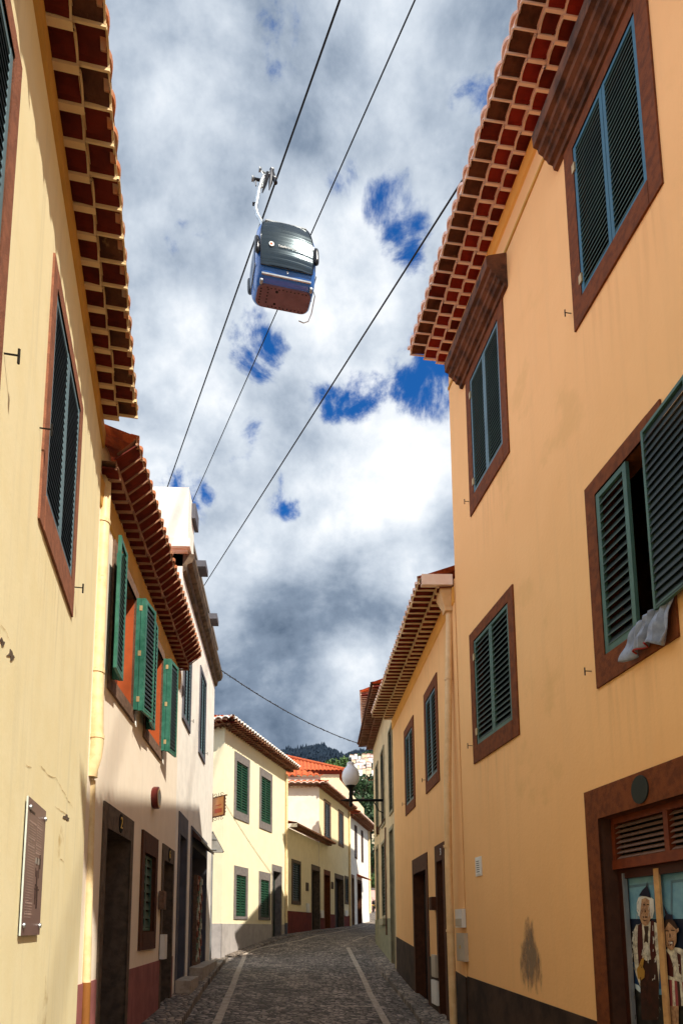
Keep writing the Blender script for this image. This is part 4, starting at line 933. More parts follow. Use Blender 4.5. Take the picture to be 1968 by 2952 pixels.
box_thing(FD, 1251, 2587, 1259, 2624, 'letter_box', 'small dark letter box left of the number three door', 'stone_choc', None, .10)
# downpipe with hopper between the two apricot houses
Yh = 10.25
def hp(x, y, Y=Yh): return at_y(x, y, Y)
pts = [hp(1294, 1762), hp(1294, 1800), hp(1291, 2100), hp(1289, 2260), hp(1292, 2500), hp(1298, 2700), hp(1307, 2960)]
dpo = downpipe(pts, .058, Rh, M['pipe2'], [hp(1292, 1957), hp(1289, 2440), hp(1297, 2683)])
c0 = hp(1294, 1762); c1 = hp(1292, 1712)
HF = Frame((c0.x, c0.y, 0), -FD.en, FD.ex)
rows = []
for z, hw, hd in ((c0.z - .03, .09, .09), (c0.z + .03, .095, .095), (c0.z + .24, .17, .17), (c0.z + .33, .175, .175), (c0.z + .36, .12, .12)):
    rows.append([HF.p(a * hw, d * hd, z) for a, d in ((-1, -1), (1, -1), (1, 1), (-1, 1))])
b = MB(); b.grid(rows, True); b.face(rows[-1]); b.face(rows[0]); b.build('rain_hopper', M['pipe2'], Rh)

# ============================================================ HOUSE G: sage house with brown eaves
Gh = thing('town_house', 'narrow sage house with deep brown eaves that carries the street lamp', 'house', FG.p(3, 0, -1))
sG1 = Fs(FG, 23.0)
def gpxr(xl, yt, yb, xr): return rpx(FG, xl, yt, yb, xr)
gw = [gpxr(1121, 2140, 2245, 1130), gpxr(1098, 2158, 2285, 1106), gpxr(1083, 2190, 2300, 1089)]
zt_, zb_ = 5.35, 3.15
gw = [(w[0], w[1], zb_, zt_) for w in gw]
gd = gpxr(1123, 2400, 2500, 1133); gl = gpxr(1101, 2440, 2640, 1110); gd2 = gpxr(1084.5, 2450, 2500, 1090)
gd = (gd[0], gd[1], -3, gd[3]); gd2 = (gd2[0], gd2[1], -3, gd2[3])
print('G', gw, gd, gl, gd2)
house_wall(FG, 0, sG1, -3, 6.55, gw + [gd, gl, gd2], M['sage'], Gh)
for w in gw: closed_window(FG, w[0] - .08, w[1] + .08, w[2] - .1, w[3] + .1, .08, M['stone_sage'], M['door_green'], M['slat_dark'], Gh, rail=.04, pitch=.1, hooks=False)
for w in (gd, gd2): door(FG, w[0] - .08, w[1] + .08, w[2], w[3] + .1, .08, .1, M['stone_sage'], M['door_green'], Gh, reveal=.2)
closed_window(FG, gl[0] - .08, gl[1] + .08, gl[2] - .1, gl[3] + .1, .08, M['stone_sage'], M['door_green'], M['slat_dark'], Gh, rail=.04, pitch=.1, hooks=False)
ge = eave(FG, .1, sG1, 6.35, [(.24, 0, .01), (.27, .10, .01)], Gh, M['tile_old'], M['mortar_br'], pitch=.18, rise=.05, mt_last=M['tile_old'])
roof_sheet(FG, .1, sG1, ge + .03, 6.52, -3, 7.8, Gh, pitch=.18, me=M['tile_old'])
b = MB(); zp = FG.px(1101, 2650)[1]; b.prism(FG, [(gd[1], -3), (sG1, -3), (sG1, zp), (gd[1], zp)], 0, .016); b.build('plinth', M['plinth_sage'], Gh)
b = MB(); b.box(FG, gl[0] - .15, gl[1] + .15, 0, .12, gl[2] - .28, gl[2] - .10); b.build('sill', M['stone_sage'], Gh)
cb = [FG.p(FG.px(1112, 2320)[0], .03, 2.9), FG.p(FG.px(1112, 2350)[0], .04, 2.2), FG.p(FG.px(1114, 2420)[0], .04, 1.2), FG.p(FG.px(1116, 2600)[0], .04, -.2)]
b = MB(); b.tube(cb, .022, 6); b.build('wall_cable', M['rust'], Gh)
b = MB(); b.tube([FG.p(FG.px(1112, 2360)[0], .04, FG.px(1112, 2360)[1]), FG.p(FG.px(1093, 2392)[0], .04, FG.px(1093, 2392)[1])], .02, 6); q = FG.px(1092, 2394); b.box(FG, q[0] - .08, q[0] + .08, 0, .09, q[1] - .12, q[1] + .12); b.build('junction_box', M['rust'], Gh)
# house beyond G: only the corner of its orange roof shows
Hh = thing('town_house', 'taller house with an orange roof corner showing behind the brown eaves on the right', 'house', (5, 27, 0))
FH = Frame((2.62, 23.5, 0), (0.10, 1, 0), (-1, .10, 0))
house_wall(FH, 0, 6.3, -2, 8.4, [], M['cream2'], Hh)
he = eave(FH, -.3, 6.3, 8.4, [(.25, 0, .03), (.3, .08, .02)], Hh, M['tile'], M['mortar_pink'], pitch=.2)
roof_sheet(FH, -.3, 6.3, he + .03, 8.6, -3, 9.9, Hh)
Ih = thing('town_house', 'tall cream house hidden behind the sage house, shading the far cream house', 'house', (6, 34, 0))
FI = Frame((3.95, 29.9, 0), (.285, 1, 0), (-1, .285, 0))
house_wall(FI, 0, 7.8, -1.5, 9.0, [], M['cream2'], Ih)
ie = eave(FI, 0, 7.8, 9.0, [(.25, 0, .02)], Ih, M['tile'], M['mortar_br'], pitch=.22, lip=.008)
roof_sheet(FI, 0, 7.8, ie + .03, 9.15, -3, 10.4, Ih)

# ============================================================ HOUSE E: pale yellow house at the bend
Eh = thing('town_house', 'sunlit pale yellow house with dark green shutters at the bend of the street', 'house', FE.p(3, 0, -.6))
sE1 = s_at(FE, 27.45)
ew1 = rpx(FE, 676, 2165, 2358, 719.5); ew2 = rpx(FE, 748, 2214, 2390, 784); ew2 = (ew2[0], ew2[1], ew1[2], ew1[3])
el1 = rpx(FE, 674.7, 2494.6, 2641, 714); el2 = rpx(FE, 746, 2512, 2648, 779)
ed = rpx(FE, 783.5, 2491, 2600, 812); ed = (ed[0], ed[1], -2, ed[3])
el1 = (el1[0], el1[1], el1[2] - .10, el1[3]); el2 = (el2[0], el2[1], el1[2], el1[3])
print('E', ew1, ew2, el1, el2, ed)
fw = .17
house_wall(FE, 0, sE1, -2.5, 6.75, [inset(w, fw, .28, .3) for w in (ew1, ew2)] + [inset(w, fw, .1, .3) for w in (el1, el2)] + [inset(ed, .13, 0, .25)], M['yellow'], Eh, depth=7)
for w in (ew1, ew2): closed_window(FE, *w, fw, M['stone_grey'], M['green2'], M['green2'], Eh, fb=.28, ft=.3, rail=.05, pitch=.09, hooks=False, d=.0)
for w in (el1, el2): closed_window(FE, *w, fw, M['stone_grey'], M['green2'], M['green2'], Eh, fb=.10, ft=.3, rail=.05, pitch=.09, hooks=False, d=.0)
door(FE, *ed, .13, .25, M['stone_grey'], M['door_green'], Eh, reveal=.25)
for (a, c) in ((-.02, ed[0]), (ed[1], sE1)): b = MB(); b.prism(FE, [(a, -2.5), (c, -2.5), (c, .14), (a, .14)], 0, .02); b.build('plinth', M['plinth_grey'], Eh)
b = MB()
FEs = Frame(FE.p(0, 0, 0), -FE.en, -FE.ex)
b.prism(FEs, [(-.02, -2.5), (4, -2.5), (4, .14), (-.02, .14)], 0, .02)
b.build('plinth', M['plinth_grey'], Eh)
ee = eave(FE, -.3, sE1 + .25, 6.62, [(.25, 0, .02), (.25, .09, .02)], Eh, M['tile_old'], M['mortar_br'], pitch=.21, rise=.05, mt_last=M['tile'], lip=.008)
ZE = 6.80
roof_sheet(FE, -.5, sE1 + .25, ee + .03, ZE, -3, 8.3, Eh, pitch=.25, amp=.07, hip0=3.5, me=M['tile_end_w'])
eave(FEs, -.3, 4, 6.62, [(.25, 0, .02), (.25, .09, .02)], Eh, M['tile_old'], M['mortar_br'], pitch=.21, rise=.05, mt_last=M['tile'], lip=.008)
roof_sheet(FEs, -.5, 6, .53, ZE, -3.5, 8.3, Eh, pitch=.25, amp=.07, hip0=3.5, me=M['tile_end_w'])
downpipe([FE.p(sE1 - .12, .07, z) for z in (6.45, 4, 2, .2)], .05, Eh, M['pipe'], [FE.p(sE1 - .12, .07, 4.4)])
b = MB(); b.tube([FE.p(sE1 - .12, .07, .2), FE.p(sE1 - .12, .07, -.4)], .055, 10); b.build('pipe_foot', M['stone_slate'], Eh)

# ============================================================ HOUSE F: cream and pinkish house with oxblood plinth
Fh = thing('town_house', 'cream house with oxblood plinth, pinkish upper gable and small pent roof', 'house', FF.p(5, 0, 0))
sF1 = s_at(FF, 39.1); sFm = s_at(FF, 32.5); sFp = s_at(FF, 34.2)
def fr_(xl, yt, yb, xr, ground=False):
    w = rpx(FF, xl, yt, yb, xr); return (w[0], w[1], -2 if ground else w[2], w[3])
fu = [fr_(933, 2298, 2412, 952), fr_(974, 2326, 2437, 989)]
fu = [(w[0], w[1], 4.55, 6.62) for w in fu]
fl = [fr_(840, 2475.6, 2606, 866), fr_(992.5, 2524, 2606, 1003)]
fd = [fr_(897, 2491, 2600, 921.6, True), fr_(933, 2506, 2600, 951, True), fr_(964, 2517, 2600, 990, True)]
print('F', fu, fl, fd)
hl = [inset(w, .15) for w in fl] + [inset(w, .13, 0, .25) for w in fd]
house_wall(FF, 0, sF1, -2, 4.22, hl, M['cream2'], Fh, depth=4.5)
house_wall(FF, sFm, sF1, 4.221, 7.05, [inset(w, .14) for w in fu], M['cream2'], Fh, depth=3.5, name='upper_wall')
# pinkish gable facing down the street
GP = Frame(FF.p(sFm, 0, 0), (-1, 0.0, 0), (0, -1, 0))
b = MB(); b.box(GP, -.02, 6, -3, .03, 3.0, 7.05); b.build('gable_wall', M['pinkish'], Fh)
for w in fu: closed_window(FF, *w, .14, M['stone_wood'], M['stone_slate'], M['slat_dark'], Fh, rail=.05, pitch=.1, hooks=False)
for w in fl: closed_window(FF, *w, .15, M['stone_brown'], M['door_green'], M['slat_dark'], Fh, rail=.05, pitch=.1, hooks=False)
for w, ms, md in zip(fd, ('stone_brown', 'stone_red', 'stone_brown'), ('black', 'door_dark', 'door_dark')): door(FF, *w, .13, .25, M[ms], M[md], Fh, reveal=.3)
cuts = [0] + [v for w in fd for v in (w[0], w[1])] + [sF1]
for a, c in zip(cuts[::2], cuts[1::2]): b = MB(); b.prism(FF, [(a, -2), (c, -2), (c, .71), (a, .71)], 0, .02); b.build('plinth', M['plinth_red'], Fh)
eave(FF, 0, sFp, 4.25, [(.22, 0, .02), (.22, .07, .02)], Fh, M['tile'], M['mortar_br'], pitch=.21, rise=.05, lip=.008)
# pent roof wedge between street wall and gable
b = MB(); ns = 26; rows = [[], []]
for k in range(ns * 4 + 1):
    a = sFp * k / (ns * 4); h = .05 * abs(math.cos(math.pi * k / 4)); P0 = FF.p(a, .47, 4.36 + h); s_b = max(0, (sFm - a)) * .28
    P1 = FF.p(a, -.02 - max(0, sFm - a) * .30, 4.52 + h + .28 * min(1, max(0, sFm - a) / 3)); rows[0].append(P0); rows[1].append(P1)
b.grid(rows); pr = b.build('pent_roof', M['roof_tile'], Fh)
b = MB(); b.grid([rows[0], [p - Vector((0, 0, .05)) for p in rows[0]]]); b.build('tile_ends', M['tile_end_o'], pr)
b = MB(); b.box(FF, -.02, .0, -.25, .48, 4.20, 4.36); b.build('pent_roof_end', M['white2'], Fh)
fe = eave(FF, sFm - .3, sF1 + .1, 7.0, [(.25, 0, .02), (.25, .08, .02)], Fh, M['tile'], M['mortar_br'], pitch=.21, rise=.05, lip=.008)
roof_sheet(FF, sFm - .5, sF1 + .1, fe + .03, 7.14, -1.9, 7.95, Fh, pitch=.25, amp=.07, hip0=1.5)
eave(GP, -.4, 5, 7.0, [(.22, 0, .02), (.22, .08, .02)], Fh, M['tile'], M['mortar_br'], pitch=.21, rise=.05, lip=.008)
roof_sheet(GP, -.5, 5, .47, 7.14, .12, 7.30, Fh, pitch=.3, amp=.07, name='gable_tiles')
b = MB(); b.box(GP, -.1, 5, -.5, .02, 7.25, 7.55); b.build('gable_band', M['pinkish'], Fh)
roof_sheet(GP, -.2, 5, .15, 7.55, -1.6, 8.40, Fh, pitch=.3, amp=.09, ends=True, me=M['roof_tile'], hip0=1.7)
downpipe([FF.p(sF1 - .12, .07, z) for z in (6.9, 4, 2, 0)], .06, Fh, M['pipe'])
for (x0, y0, x1, y1, lab) in ((882, 2604, 890, 2630, 'small white meter box on the oxblood plinth right of the shuttered window'), (923, 2624, 931, 2646, 'small white meter box between the first two dark doors of the cream house'), (993, 2624, 1000, 2641, 'small white meter box beside the far window of the cream house'), (881, 2544, 887, 2568, 'small dark letter box between window and door above the oxblood plinth'), (954, 2542, 959, 2562, 'small dark number plate between two doors of the far cream house')):
    box_thing(FF, x0, y0, x1, y1, 'letter_box' if 'letter' in lab else ('number_plate' if 'plate' in lab else 'meter_box'), lab, 'stone_brown' if 'dark ' in lab and 'white' not in lab else 'box_white', None, .05)

# ============================================================ HOUSE F2: white house beyond
W2 = thing('town_house', 'narrow bright white house with a red tiled eave at the far end of the street', 'house', FF.p(17, 0, .2))
FW = wall_frame(FF.p(sF1, 0, 0).x, FF.p(sF1, 0, 0).y, 1400, 'L')
sW1 = s_at(FW, 45.8)
wu = [rpx(FW, 1021, 2370, 2437, 1027.5), rpx(FW, 1040, 2390, 2450, 1045)]
wu = [(w[0], w[1], 4.3, 6.4) for w in wu]
wd = rpx(FW, 1012, 2520, 2600, 1020); wd = (wd[0], wd[1], -1, wd[3]); ws = rpx(FW, 1029, 2535, 2600, 1041); ws = (ws[0], ws[1], -1, ws[3])
print('W', wu, wd, ws, sW1)
house_wall(FW, .002, sW1, -1, 6.75, [inset(w, .12) for w in wu] + [inset(wd, .1, 0, .2), inset(ws, .1, 0, .2)], M['white2'], W2)
for w in wu: closed_window(FW, *w, .12, M['stone_choc'], M['stone_slate'], M['slat_dark'], W2, rail=.05, pitch=.12, hooks=False)
door(FW, *wd, .10, .2, M['stone_wood'], M['door_dark'], W2); door(FW, *ws, .10, .2, M['stone_choc'], M['wood_red'], W2)
we = eave(FW, 0, sW1, 6.7, [(.3, 0, .02), (.35, .1, .02)], W2, M['tile'], M['mortar_br'], pitch=.22, lip=.008)
roof_sheet(FW, 0, sW1 + .2, we + .05, 6.88, -3, 8.3, W2, pitch=.25, amp=.07)
b = MB(); q = ws; b.prism(Frame(FW.p(ws[0] - .1, 0, 0), FW.en, -FW.ex), [(0, ws[3] + .35), (.6, ws[3] + .1), (.6, ws[3] + .02), (0, ws[3] + .2)], 0, -(ws[1] - ws[0] + .3)); b.build('door_awning', M['roof_tile'], W2)
downpipe([FW.p(sW1 - .15, .07, z) for z in (6.7, 4, 1)], .06, W2, M['pipe'])

# ============================================================ big orange roof behind
Ob = thing('town_house', 'cream house with a broad orange tiled hip roof behind the cream and pinkish house', 'house', (0, 48, 0))
XO = 2.75
OF = Frame((XO, 45.5, 0), (-1, 0, 0), (0, -1, 0))
b = MB(); b.box(OF, .35, 12, -9, 0, 0, 10.9); b.build('wall', M['cream2'], Ob)
# lower wing stepping down to the right
b = MB(); b.prism(OF, [(-1.35, 0), (.35, 0), (.35, 10.4), (.2, 10.2), (-1.35, 8.3)], -3, .01); b.build('side_wall', M['cream2'], Ob)
roof_sheet(OF, 0, 12, .35, 10.95, -6, 13.55, Ob, pitch=.28, amp=.08, hip0=4.4, me=M['roof_tile'])
b = MB(); b.tube([OF.p(0, .3, 11.03), OF.p(4.4, -6, 13.68)], .13, 8); b.tube([OF.p(4.4, -6, 13.68), OF.p(12, -6, 13.68)], .13, 8); b.build('ridge_tiles', M['roof_tile'], Ob)
b = MB(); OF2 = Frame(OF.p(0, 0, 0), (0, 1, 0), (1, 0, 0)); 
roof_sheet(OF2, -.35, 9, .35, 10.95, -4.4, 13.55, Ob, pitch=.28, amp=.08, hip0=6.3, ends=False)
b = MB(); b.sweep(OF, [(0, 10.75), (.3, 10.9), (.3, 10.97), (0, 10.97)], .1, 12); b.build('eave', M['tile'], Ob)

# ============================================================ lamp on the sage house
lp = at_y(1011, 2307, 19.7)
LG = thing('street_lamp', 'black iron wall lamp with a frosted onion globe, reaching over the street from the right', 'lamp', (2.36, 19.7, lp.z))
arm0 = Vector((2.37, 19.7, lp.z)); arm1 = at_y(981, 2307, 19.7)
b = MB(); b.tube([arm0, lp], .042, 10); b.tube([lp, lp + (arm1 - lp) * .5, arm1], [.05, .045, .01], 10)
b.box(Frame((2.37, 19.7, 0), (0, 1, 0), (-1, 0, 0)), -.06, .06, -.1, .03, lp.z - .45, lp.z + .35)
b.tube([arm0 + Vector((0, 0, -.4)), arm0 + Vector((-.15, 0, -.32)), arm0 + Vector((-.3, 0, -.03))], .016, 6)
b.build('bracket_arm', M['iron'], LG, smooth=True)
b = MB(); b.lathe(lp, [(0, -.22), (.02, -.21), (.05, -.17), (.065, -.13), (.045, -.08), (.07, -.03), (.07, .05), (.055, .12), (.065, .20), (.05, .27), (.075, .34), (.11, .40), (.15, .43), (.15, .455), (.12, .46)], 16); b.build('holder', M['iron'], LG, smooth=True)
b = MB(); b.lathe(lp, [(.13, .45), (.19, .50), (.25, .60), (.272, .73), (.255, .86), (.205, .97), (.15, 1.03), (.115, 1.08), (.11, 1.12), (.12, 1.15), (.08, 1.19), (.0, 1.20)], 24); gl_ = b.build('globe', M['globe'], LG, smooth=True)
b = MB(); b.lathe(lp, [(.045, 1.18), (.03, 1.22), (.028, 1.32), (0, 1.38)], 8); b.build('finial', M['iron'], LG, smooth=True)

# ============================================================ hanging sign and road sign
p1 = at_y(614.3, 2301, 18.3); p2 = at_y(648, 2292, 17.88); SF = Frame((p1.x, p1.y, 0), (p2.x - p1.x, p2.y - p1.y, 0), (-(p2.y - p1.y) * -1, -(p2.x - p1.x), 0))
SFw = math.hypot(p2.x - p1.x, p2.y - p1.y); zt_ = p1.z; zb_ = at_y(614.3, 2357, 18.3).z
TS = thing('hanging_sign', 'varnished wooden hanging sign in a curly iron frame at the corner of the white house', 'sign', (p1.x, p1.y, zb_))
b = MB(); b.box(SF, .02, SFw - .02, -.015, .015, zb_ + .02, zt_ - .02); b.build('board', M['sign_wood'], TS)
b = MB()
for s_ in (-1, 1):
    b.box(SF, .12, SFw - .10, s_ * .0152, s_ * .019, zb_ + .10, zb_ + .22)
    b.box(SF, .16, SFw - .13, s_ * .0152, s_ * .019, zb_ + .30, zb_ + .325)
b.build('lettering', M['red_ink'], TS)
b = MB(); wd_ = .014
for a, c, z0_, z1_ in ((-.01, SFw + .01, zb_ - .01, zb_ + .02), (-.01, SFw + .10, zt_ - .02, zt_ + .01), (-.01, .02, zb_, zt_), (SFw - .02, SFw + .01, zb_, zt_)): b.box(SF, a, c, -.02, .02, z0_, z1_)
for z in (zt_ - .10, zb_ + .08): b.tube([SF.p(0, 0, z), SF.p(-.13, 0, z)], .012, 6)
b.build('frame', M['rust'], TS)
b = MB()
for sg, zz in ((1, zt_), (-1, zb_)):
    for c0_ in (SFw * .25, SFw * .75):
        b.tube([SF.p(c0_ + (.09 - .0045 * k) * math.cos(k * .42) * (1 if c0_ > SFw / 2 else -1), 0, zz + sg * (.05 + (.06 - .003 * k) * math.sin(k * .42))) for k in range(16)], .007, 5)
    b.tube([SF.p(SFw / 2, 0, zz), SF.p(SFw / 2, 0, zz + sg * .11)], .008, 5); b.tube([SF.p(0, 0, zz), SF.p(0, 0, zz + sg * .13)], .012, 6)
for k in range(5): b.tube([SF.p(SFw + .01 + .045 * math.sin(t * .52), 0, zb_ + .06 + .09 * k + .07 * t / 6) for t in range(7)], .008, 5)
b.build('scrollwork', M['rust'], TS)

RSp = at_y(610.5, 2500, 18.95); zt_ = at_y(612, 2396, 18.95).z; zb_ = at_y(612, 2458, 18.95).z; hw = .355
RS = thing('road_sign', 'back of a grey triangular road sign on a thin pole beside the pale yellow house', 'road sign', (RSp.x, 18.95, zg(RSp.x, 18.95)))
b = MB(); b.tube([(RSp.x, 19.0, -1.1), (RSp.x, 19.0, zt_)], .028, 10); b.build('pole', M['galv'], RS, smooth=True)
TF = Frame((RSp.x + .01, 18.96, 0), (1, 0.05, 0), (0, -1, 0))
def tri(k, r=.04):
    pts = []
    V = [(-hw, zb_), (hw, zb_), (0, zt_)]; c = (0, (zb_ * 2 + zt_) / 3)
    V = [(c[0] + (x - c[0]) * k, c[1] + (z - c[1]) * k) for x, z in V]
    for i in range(3):
        p, a, n = V[i], V[i - 1], V[(i + 1) % 3]
        for q_ in (a, n):
            l = math.hypot(q_[0] - p[0], q_[1] - p[1]); pts.append((p[0] + (q_[0] - p[0]) / l * r, p[1] + (q_[1] - p[1]) / l * r))
    return pts
b = MB(); b.prism(TF, tri(1), -.004, 0); b.build('rim', M['sign_rim'], RS)
b = MB(); b.prism(TF, tri(.93), 0.0, .004); b.build('plate', M['sign_back'], RS)
b = MB()
for z in (zb_ + .08, zb_ + .38): b.box(TF, -.07, .13, .004, .03, z, z + .025)
b.build('clamp', M['galv'], RS)

# ============================================================ cables and gondola
DV = ray(126, 2414).normalized()
c1p = at_y(797, 515, 17.9); c2p = at_y(903, 660, 22.5); c3p = at_y(950, 1120, 21.0)
for p, r, lab in ((c1p, .029, 'thick haul cable that carries the blue gondola cabin'), (c2p, .024, 'thin steel cable just right of the gondola, highest in the sky'), (c3p, .026, 'steel cable that runs from the right eave down to the white parapet')):
    b = MB(); b.tube([p - DV * 55 + Vector((0, 0, .0)), p - DV * 20, p, p + DV * 60, p + DV * 160, p + DV * 420], r, 8); o = b.build('cable', M['cable'], None, smooth=True); tag(o, lab, 'cable', 'cables of the cable car')

YAW, ROLL = .24, .03
gc = at_y(824, 826, 17.15)                                # underside, near edge middle
hd = Vector((-math.sin(YAW), math.cos(YAW), 0)); rt = Vector((math.cos(YAW), math.sin(YAW), 0)); upv = Vector((0, 0, 1))
rt2 = (rt * math.cos(ROLL) + upv * math.sin(ROLL)); up2 = (upv * math.cos(ROLL) - rt * math.sin(ROLL))
HYB = .40
base = gc + hd * HYB
def gp(x, y, z): return base + rt2 * x + hd * y + up2 * z
GO = thing('gondola_cabin', 'blue cable car cabin with mirrored glass hanging from the thick cable', 'gondola', base)
def ring(hx, hy, z, n=8, cr=.22, off=0.0):
    pts = []; cr = min(cr, hx * .6, hy * .6)
    for (sx, sy, a0) in ((1, -1, -math.pi / 2), (1, 1, 0), (-1, 1, math.pi / 2), (-1, -1, math.pi)):
        for k in range(n + 1):
            a = a0 + k / n * math.pi / 2
            pts.append(gp(sx * (hx - cr) + (cr + off) * math.cos(a), sy * (hy - cr) + (cr + off) * math.sin(a), z))
    return pts
lev = [(.0, .82, .37), (.05, .86, .43), (.20, .89, .52), (.42, .905, .60), (.62, .915, .66), (.85, .92, .70), (1.1, .915, .72), (1.38, .89, .70), (1.60, .85, .66), (1.78, .79, .61), (1.90, .72, .54), (1.96, .62, .46)]
def interp(z):
    for a, c in zip(lev, lev[1:]):
        if z <= c[0]: t = (z - a[0]) / (c[0] - a[0]); return (a[1] + (c[1] - a[1]) * t, a[2] + (c[2] - a[2]) * t)
    return lev[-1][1:]
b = MB(); rows = [ring(h[1], h[2], h[0]) for h in lev]; b.grid(rows, True); b.face(rows[-1]); b.build('body', M['gond_blue'], GO, smooth=True)
b = MB(); b.use(M['gond_floor']); rows = [ring(.82, .37, .0), ring(.805, .355, -.035)]; b.grid(rows, True); b.face(rows[-1]); b.use(M['black'])
for (x, y, r) in [(-.45 + .1 * k, -.40 + .02 * (k % 2), .022) for k in range(11)] + [(-.35 + .1 * k, .40 - .025 * (k % 2), .022) for k in range(10)] + [(-.60, -.30 + .12 * k, .025) for k in range(6)] + [(-.42, -.32 + .14 * k, .024) for k in range(5)] + [(-.2, -.28, .045), (-.2, .25, .04)]:
    x *= 1.18; y *= .74
    b.face([gp(x + r * math.cos(k * math.pi / 5), y + r * math.sin(k * math.pi / 5), -.038) for k in range(10)])
b.build('floor_plate', None, GO)
def glass_panel(z0_, z1_, side, w_f, off=.012, n=10, m='gond_glass', name='window', a0=-1, a1=1):
    """curved panel on one side of the body: side 'f' near end, 'b' far end, 'l' / 'r' flanks"""
    b = MB(); rows = []
    for k in range(n + 1):
        z = z0_ + (z1_ - z0_) * k / n; hx, hy = interp(z)
        if side in 'fb':
            sy = -1 if side == 'f' else 1; W1 = hx * w_f; rows.append([gp(W1 * (a0 + (a1 - a0) * u / 10), sy * (hy + off + .07 * (1 - abs(a0 + (a1 - a0) * u / 10) ** 2.2)), z) for u in range(11)])
        else:
            sx = -1 if side == 'l' else 1; W1 = hy * w_f; rows.append([gp(sx * (hx + off), W1 * (a0 + (a1 - a0) * u / 6), z) for u in range(7)])
    b.grid(rows); c = [rows[0], [p + hd * (.02 if side == 'f' else 0) for p in rows[0]]]; b.grid(c)
    return b.build(name, M[m], GO, smooth=True)
gfr = glass_panel(.36, 1.84, 'f', .86, n=22); glass_panel(.38, 1.82, 'b', .86)
for sd_ in 'lr':
    glass_panel(.55, 1.70, sd_, .62, m='gond_navy', a0=-1, a1=-.06); glass_panel(.55, 1.70, sd_, .62, m='gond_navy', a0=.06, a1=1)
def line_tube(zs, side, xs, r, m, name, off=.02):
    b = MB(); pts = []
    for z, x in zip(zs, xs):
        hx, hy = interp(z); pts.append(gp(x * hx, -(hy + off), z))
    b.tube(pts, r, 6); return b.build(name, M[m], GO, smooth=True)
zz = [.36 + k * .148 for k in range(11)]
for sx in (-1, 1): line_tube(zz, 'f', [sx * .86] * 11, .014, 'gond_black', 'window_seal')
line_tube([1.85] * 9, 'f', [-.84 + .21 * k for k in range(9)], .03, 'steel', 'top_trim', .05)
line_tube([.17] * 9, 'f', [-.84 + .21 * k for k in range(9)], .035, 'steel', 'lower_trim', .01)
line_tube([.35] * 9, 'f', [-.86 + .215 * k for k in range(9)], .012, 'gond_black', 'lower_seal', .04)
for sx in (-1, 1):                                       # black bumpers at the waist corners
    for sy in (-1, 1):
        b = MB(); hx, hy = interp(.95); c = gp(sx * (hx - .03), sy * (hy - .05), .92)
        rows = []
        for k in range(9):
            t = -1 + k / 4; rr_ = .085 * math.sqrt(max(0, 1 - t ** 4)) + .002
            rows.append([c + up2 * (.30 * t) + rt2 * (rr_ * math.cos(a * math.pi / 6)) + hd * (rr_ * math.sin(a * math.pi / 6)) for a in range(12)])
        b.grid(rows, True); b.build('bumper', M['gond_black'], GO, smooth=True)
# vertical door seams on the flanks
b = MB()
for sx in (-1, 1):
    b = MB(); b.tube([gp(sx * (interp(z)[0] + .005), 0, z) for z in (.1, .4, .8, 1.2, 1.6, 1.8)], .014, 5); b.build('door_seam', M['gond_black'], GO)
    b = MB(); b.tube([gp(sx * (interp(.45)[0] + .015), y, .45) for y in (-.5, 0, .5)], .012, 6); b.build('side_rail', M['gond_black'], GO)
b = MB()
for sx in (-.5, .5): b.tube([gp(sx, -.3, 1.95), gp(sx, -.3, 2.05), gp(sx, .3, 2.05), gp(sx, .3, 1.95)], .025, 6)
b.tube([gp(-.55, 0, 2.05), gp(.55, 0, 2.05)], .02, 6); b.build('roof_rack', M['steel'], GO)
b = MB(); b.tube([gp(.84, -.40, .02), gp(.90, -.34, -.06), gp(.93, .2, -.10), gp(.89, .46, -.12), gp(.76, .54, -.12), gp(.60, .52, -.10)], .016, 8); b.build('step_bar', M['steel'], GO, smooth=True)
b = MB(); b.lathe(gp(.76, -.40, .04), [(.0, -.05), (.07, -.04), (.08, 0), (.07, .04), (0, .05)], 12, rt2); b.lathe(gp(-.74, -.38, .04), [(.0, -.05), (.07, -.04), (.08, 0), (.07, .04), (0, .05)], 12, rt2); b.build('corner_roller', M['galv'], GO, smooth=True)
hxz = interp(.85)
text_mesh('Teleféricos da Madeira', .098, gp(.16, -(hxz[1] + .10), .86), rt2, up2, M['white_ink'], GO)
b = MB(); b.lathe(gp(-.48, -(hxz[1] + .072), .90), [(0, 0), (.075, 0), (.075, .01), (0, .012)], 18, -hd); lg = b.build('emblem', M['white_ink'], GO)
b = MB(); b.lathe(gp(-.49, -(hxz[1] + .086), .90), [(0, 0), (.035, 0), (.035, .004), (0, .006)], 12, -hd); b.build('emblem_centre', mat('emblem_orange', (.7, .12, .04), bump=0), lg)
text_mesh('9', .13, gp(.02, -(interp(.27)[1] + .03), .27), rt2, up2, M['white_ink'], GO, 'cabin_number')
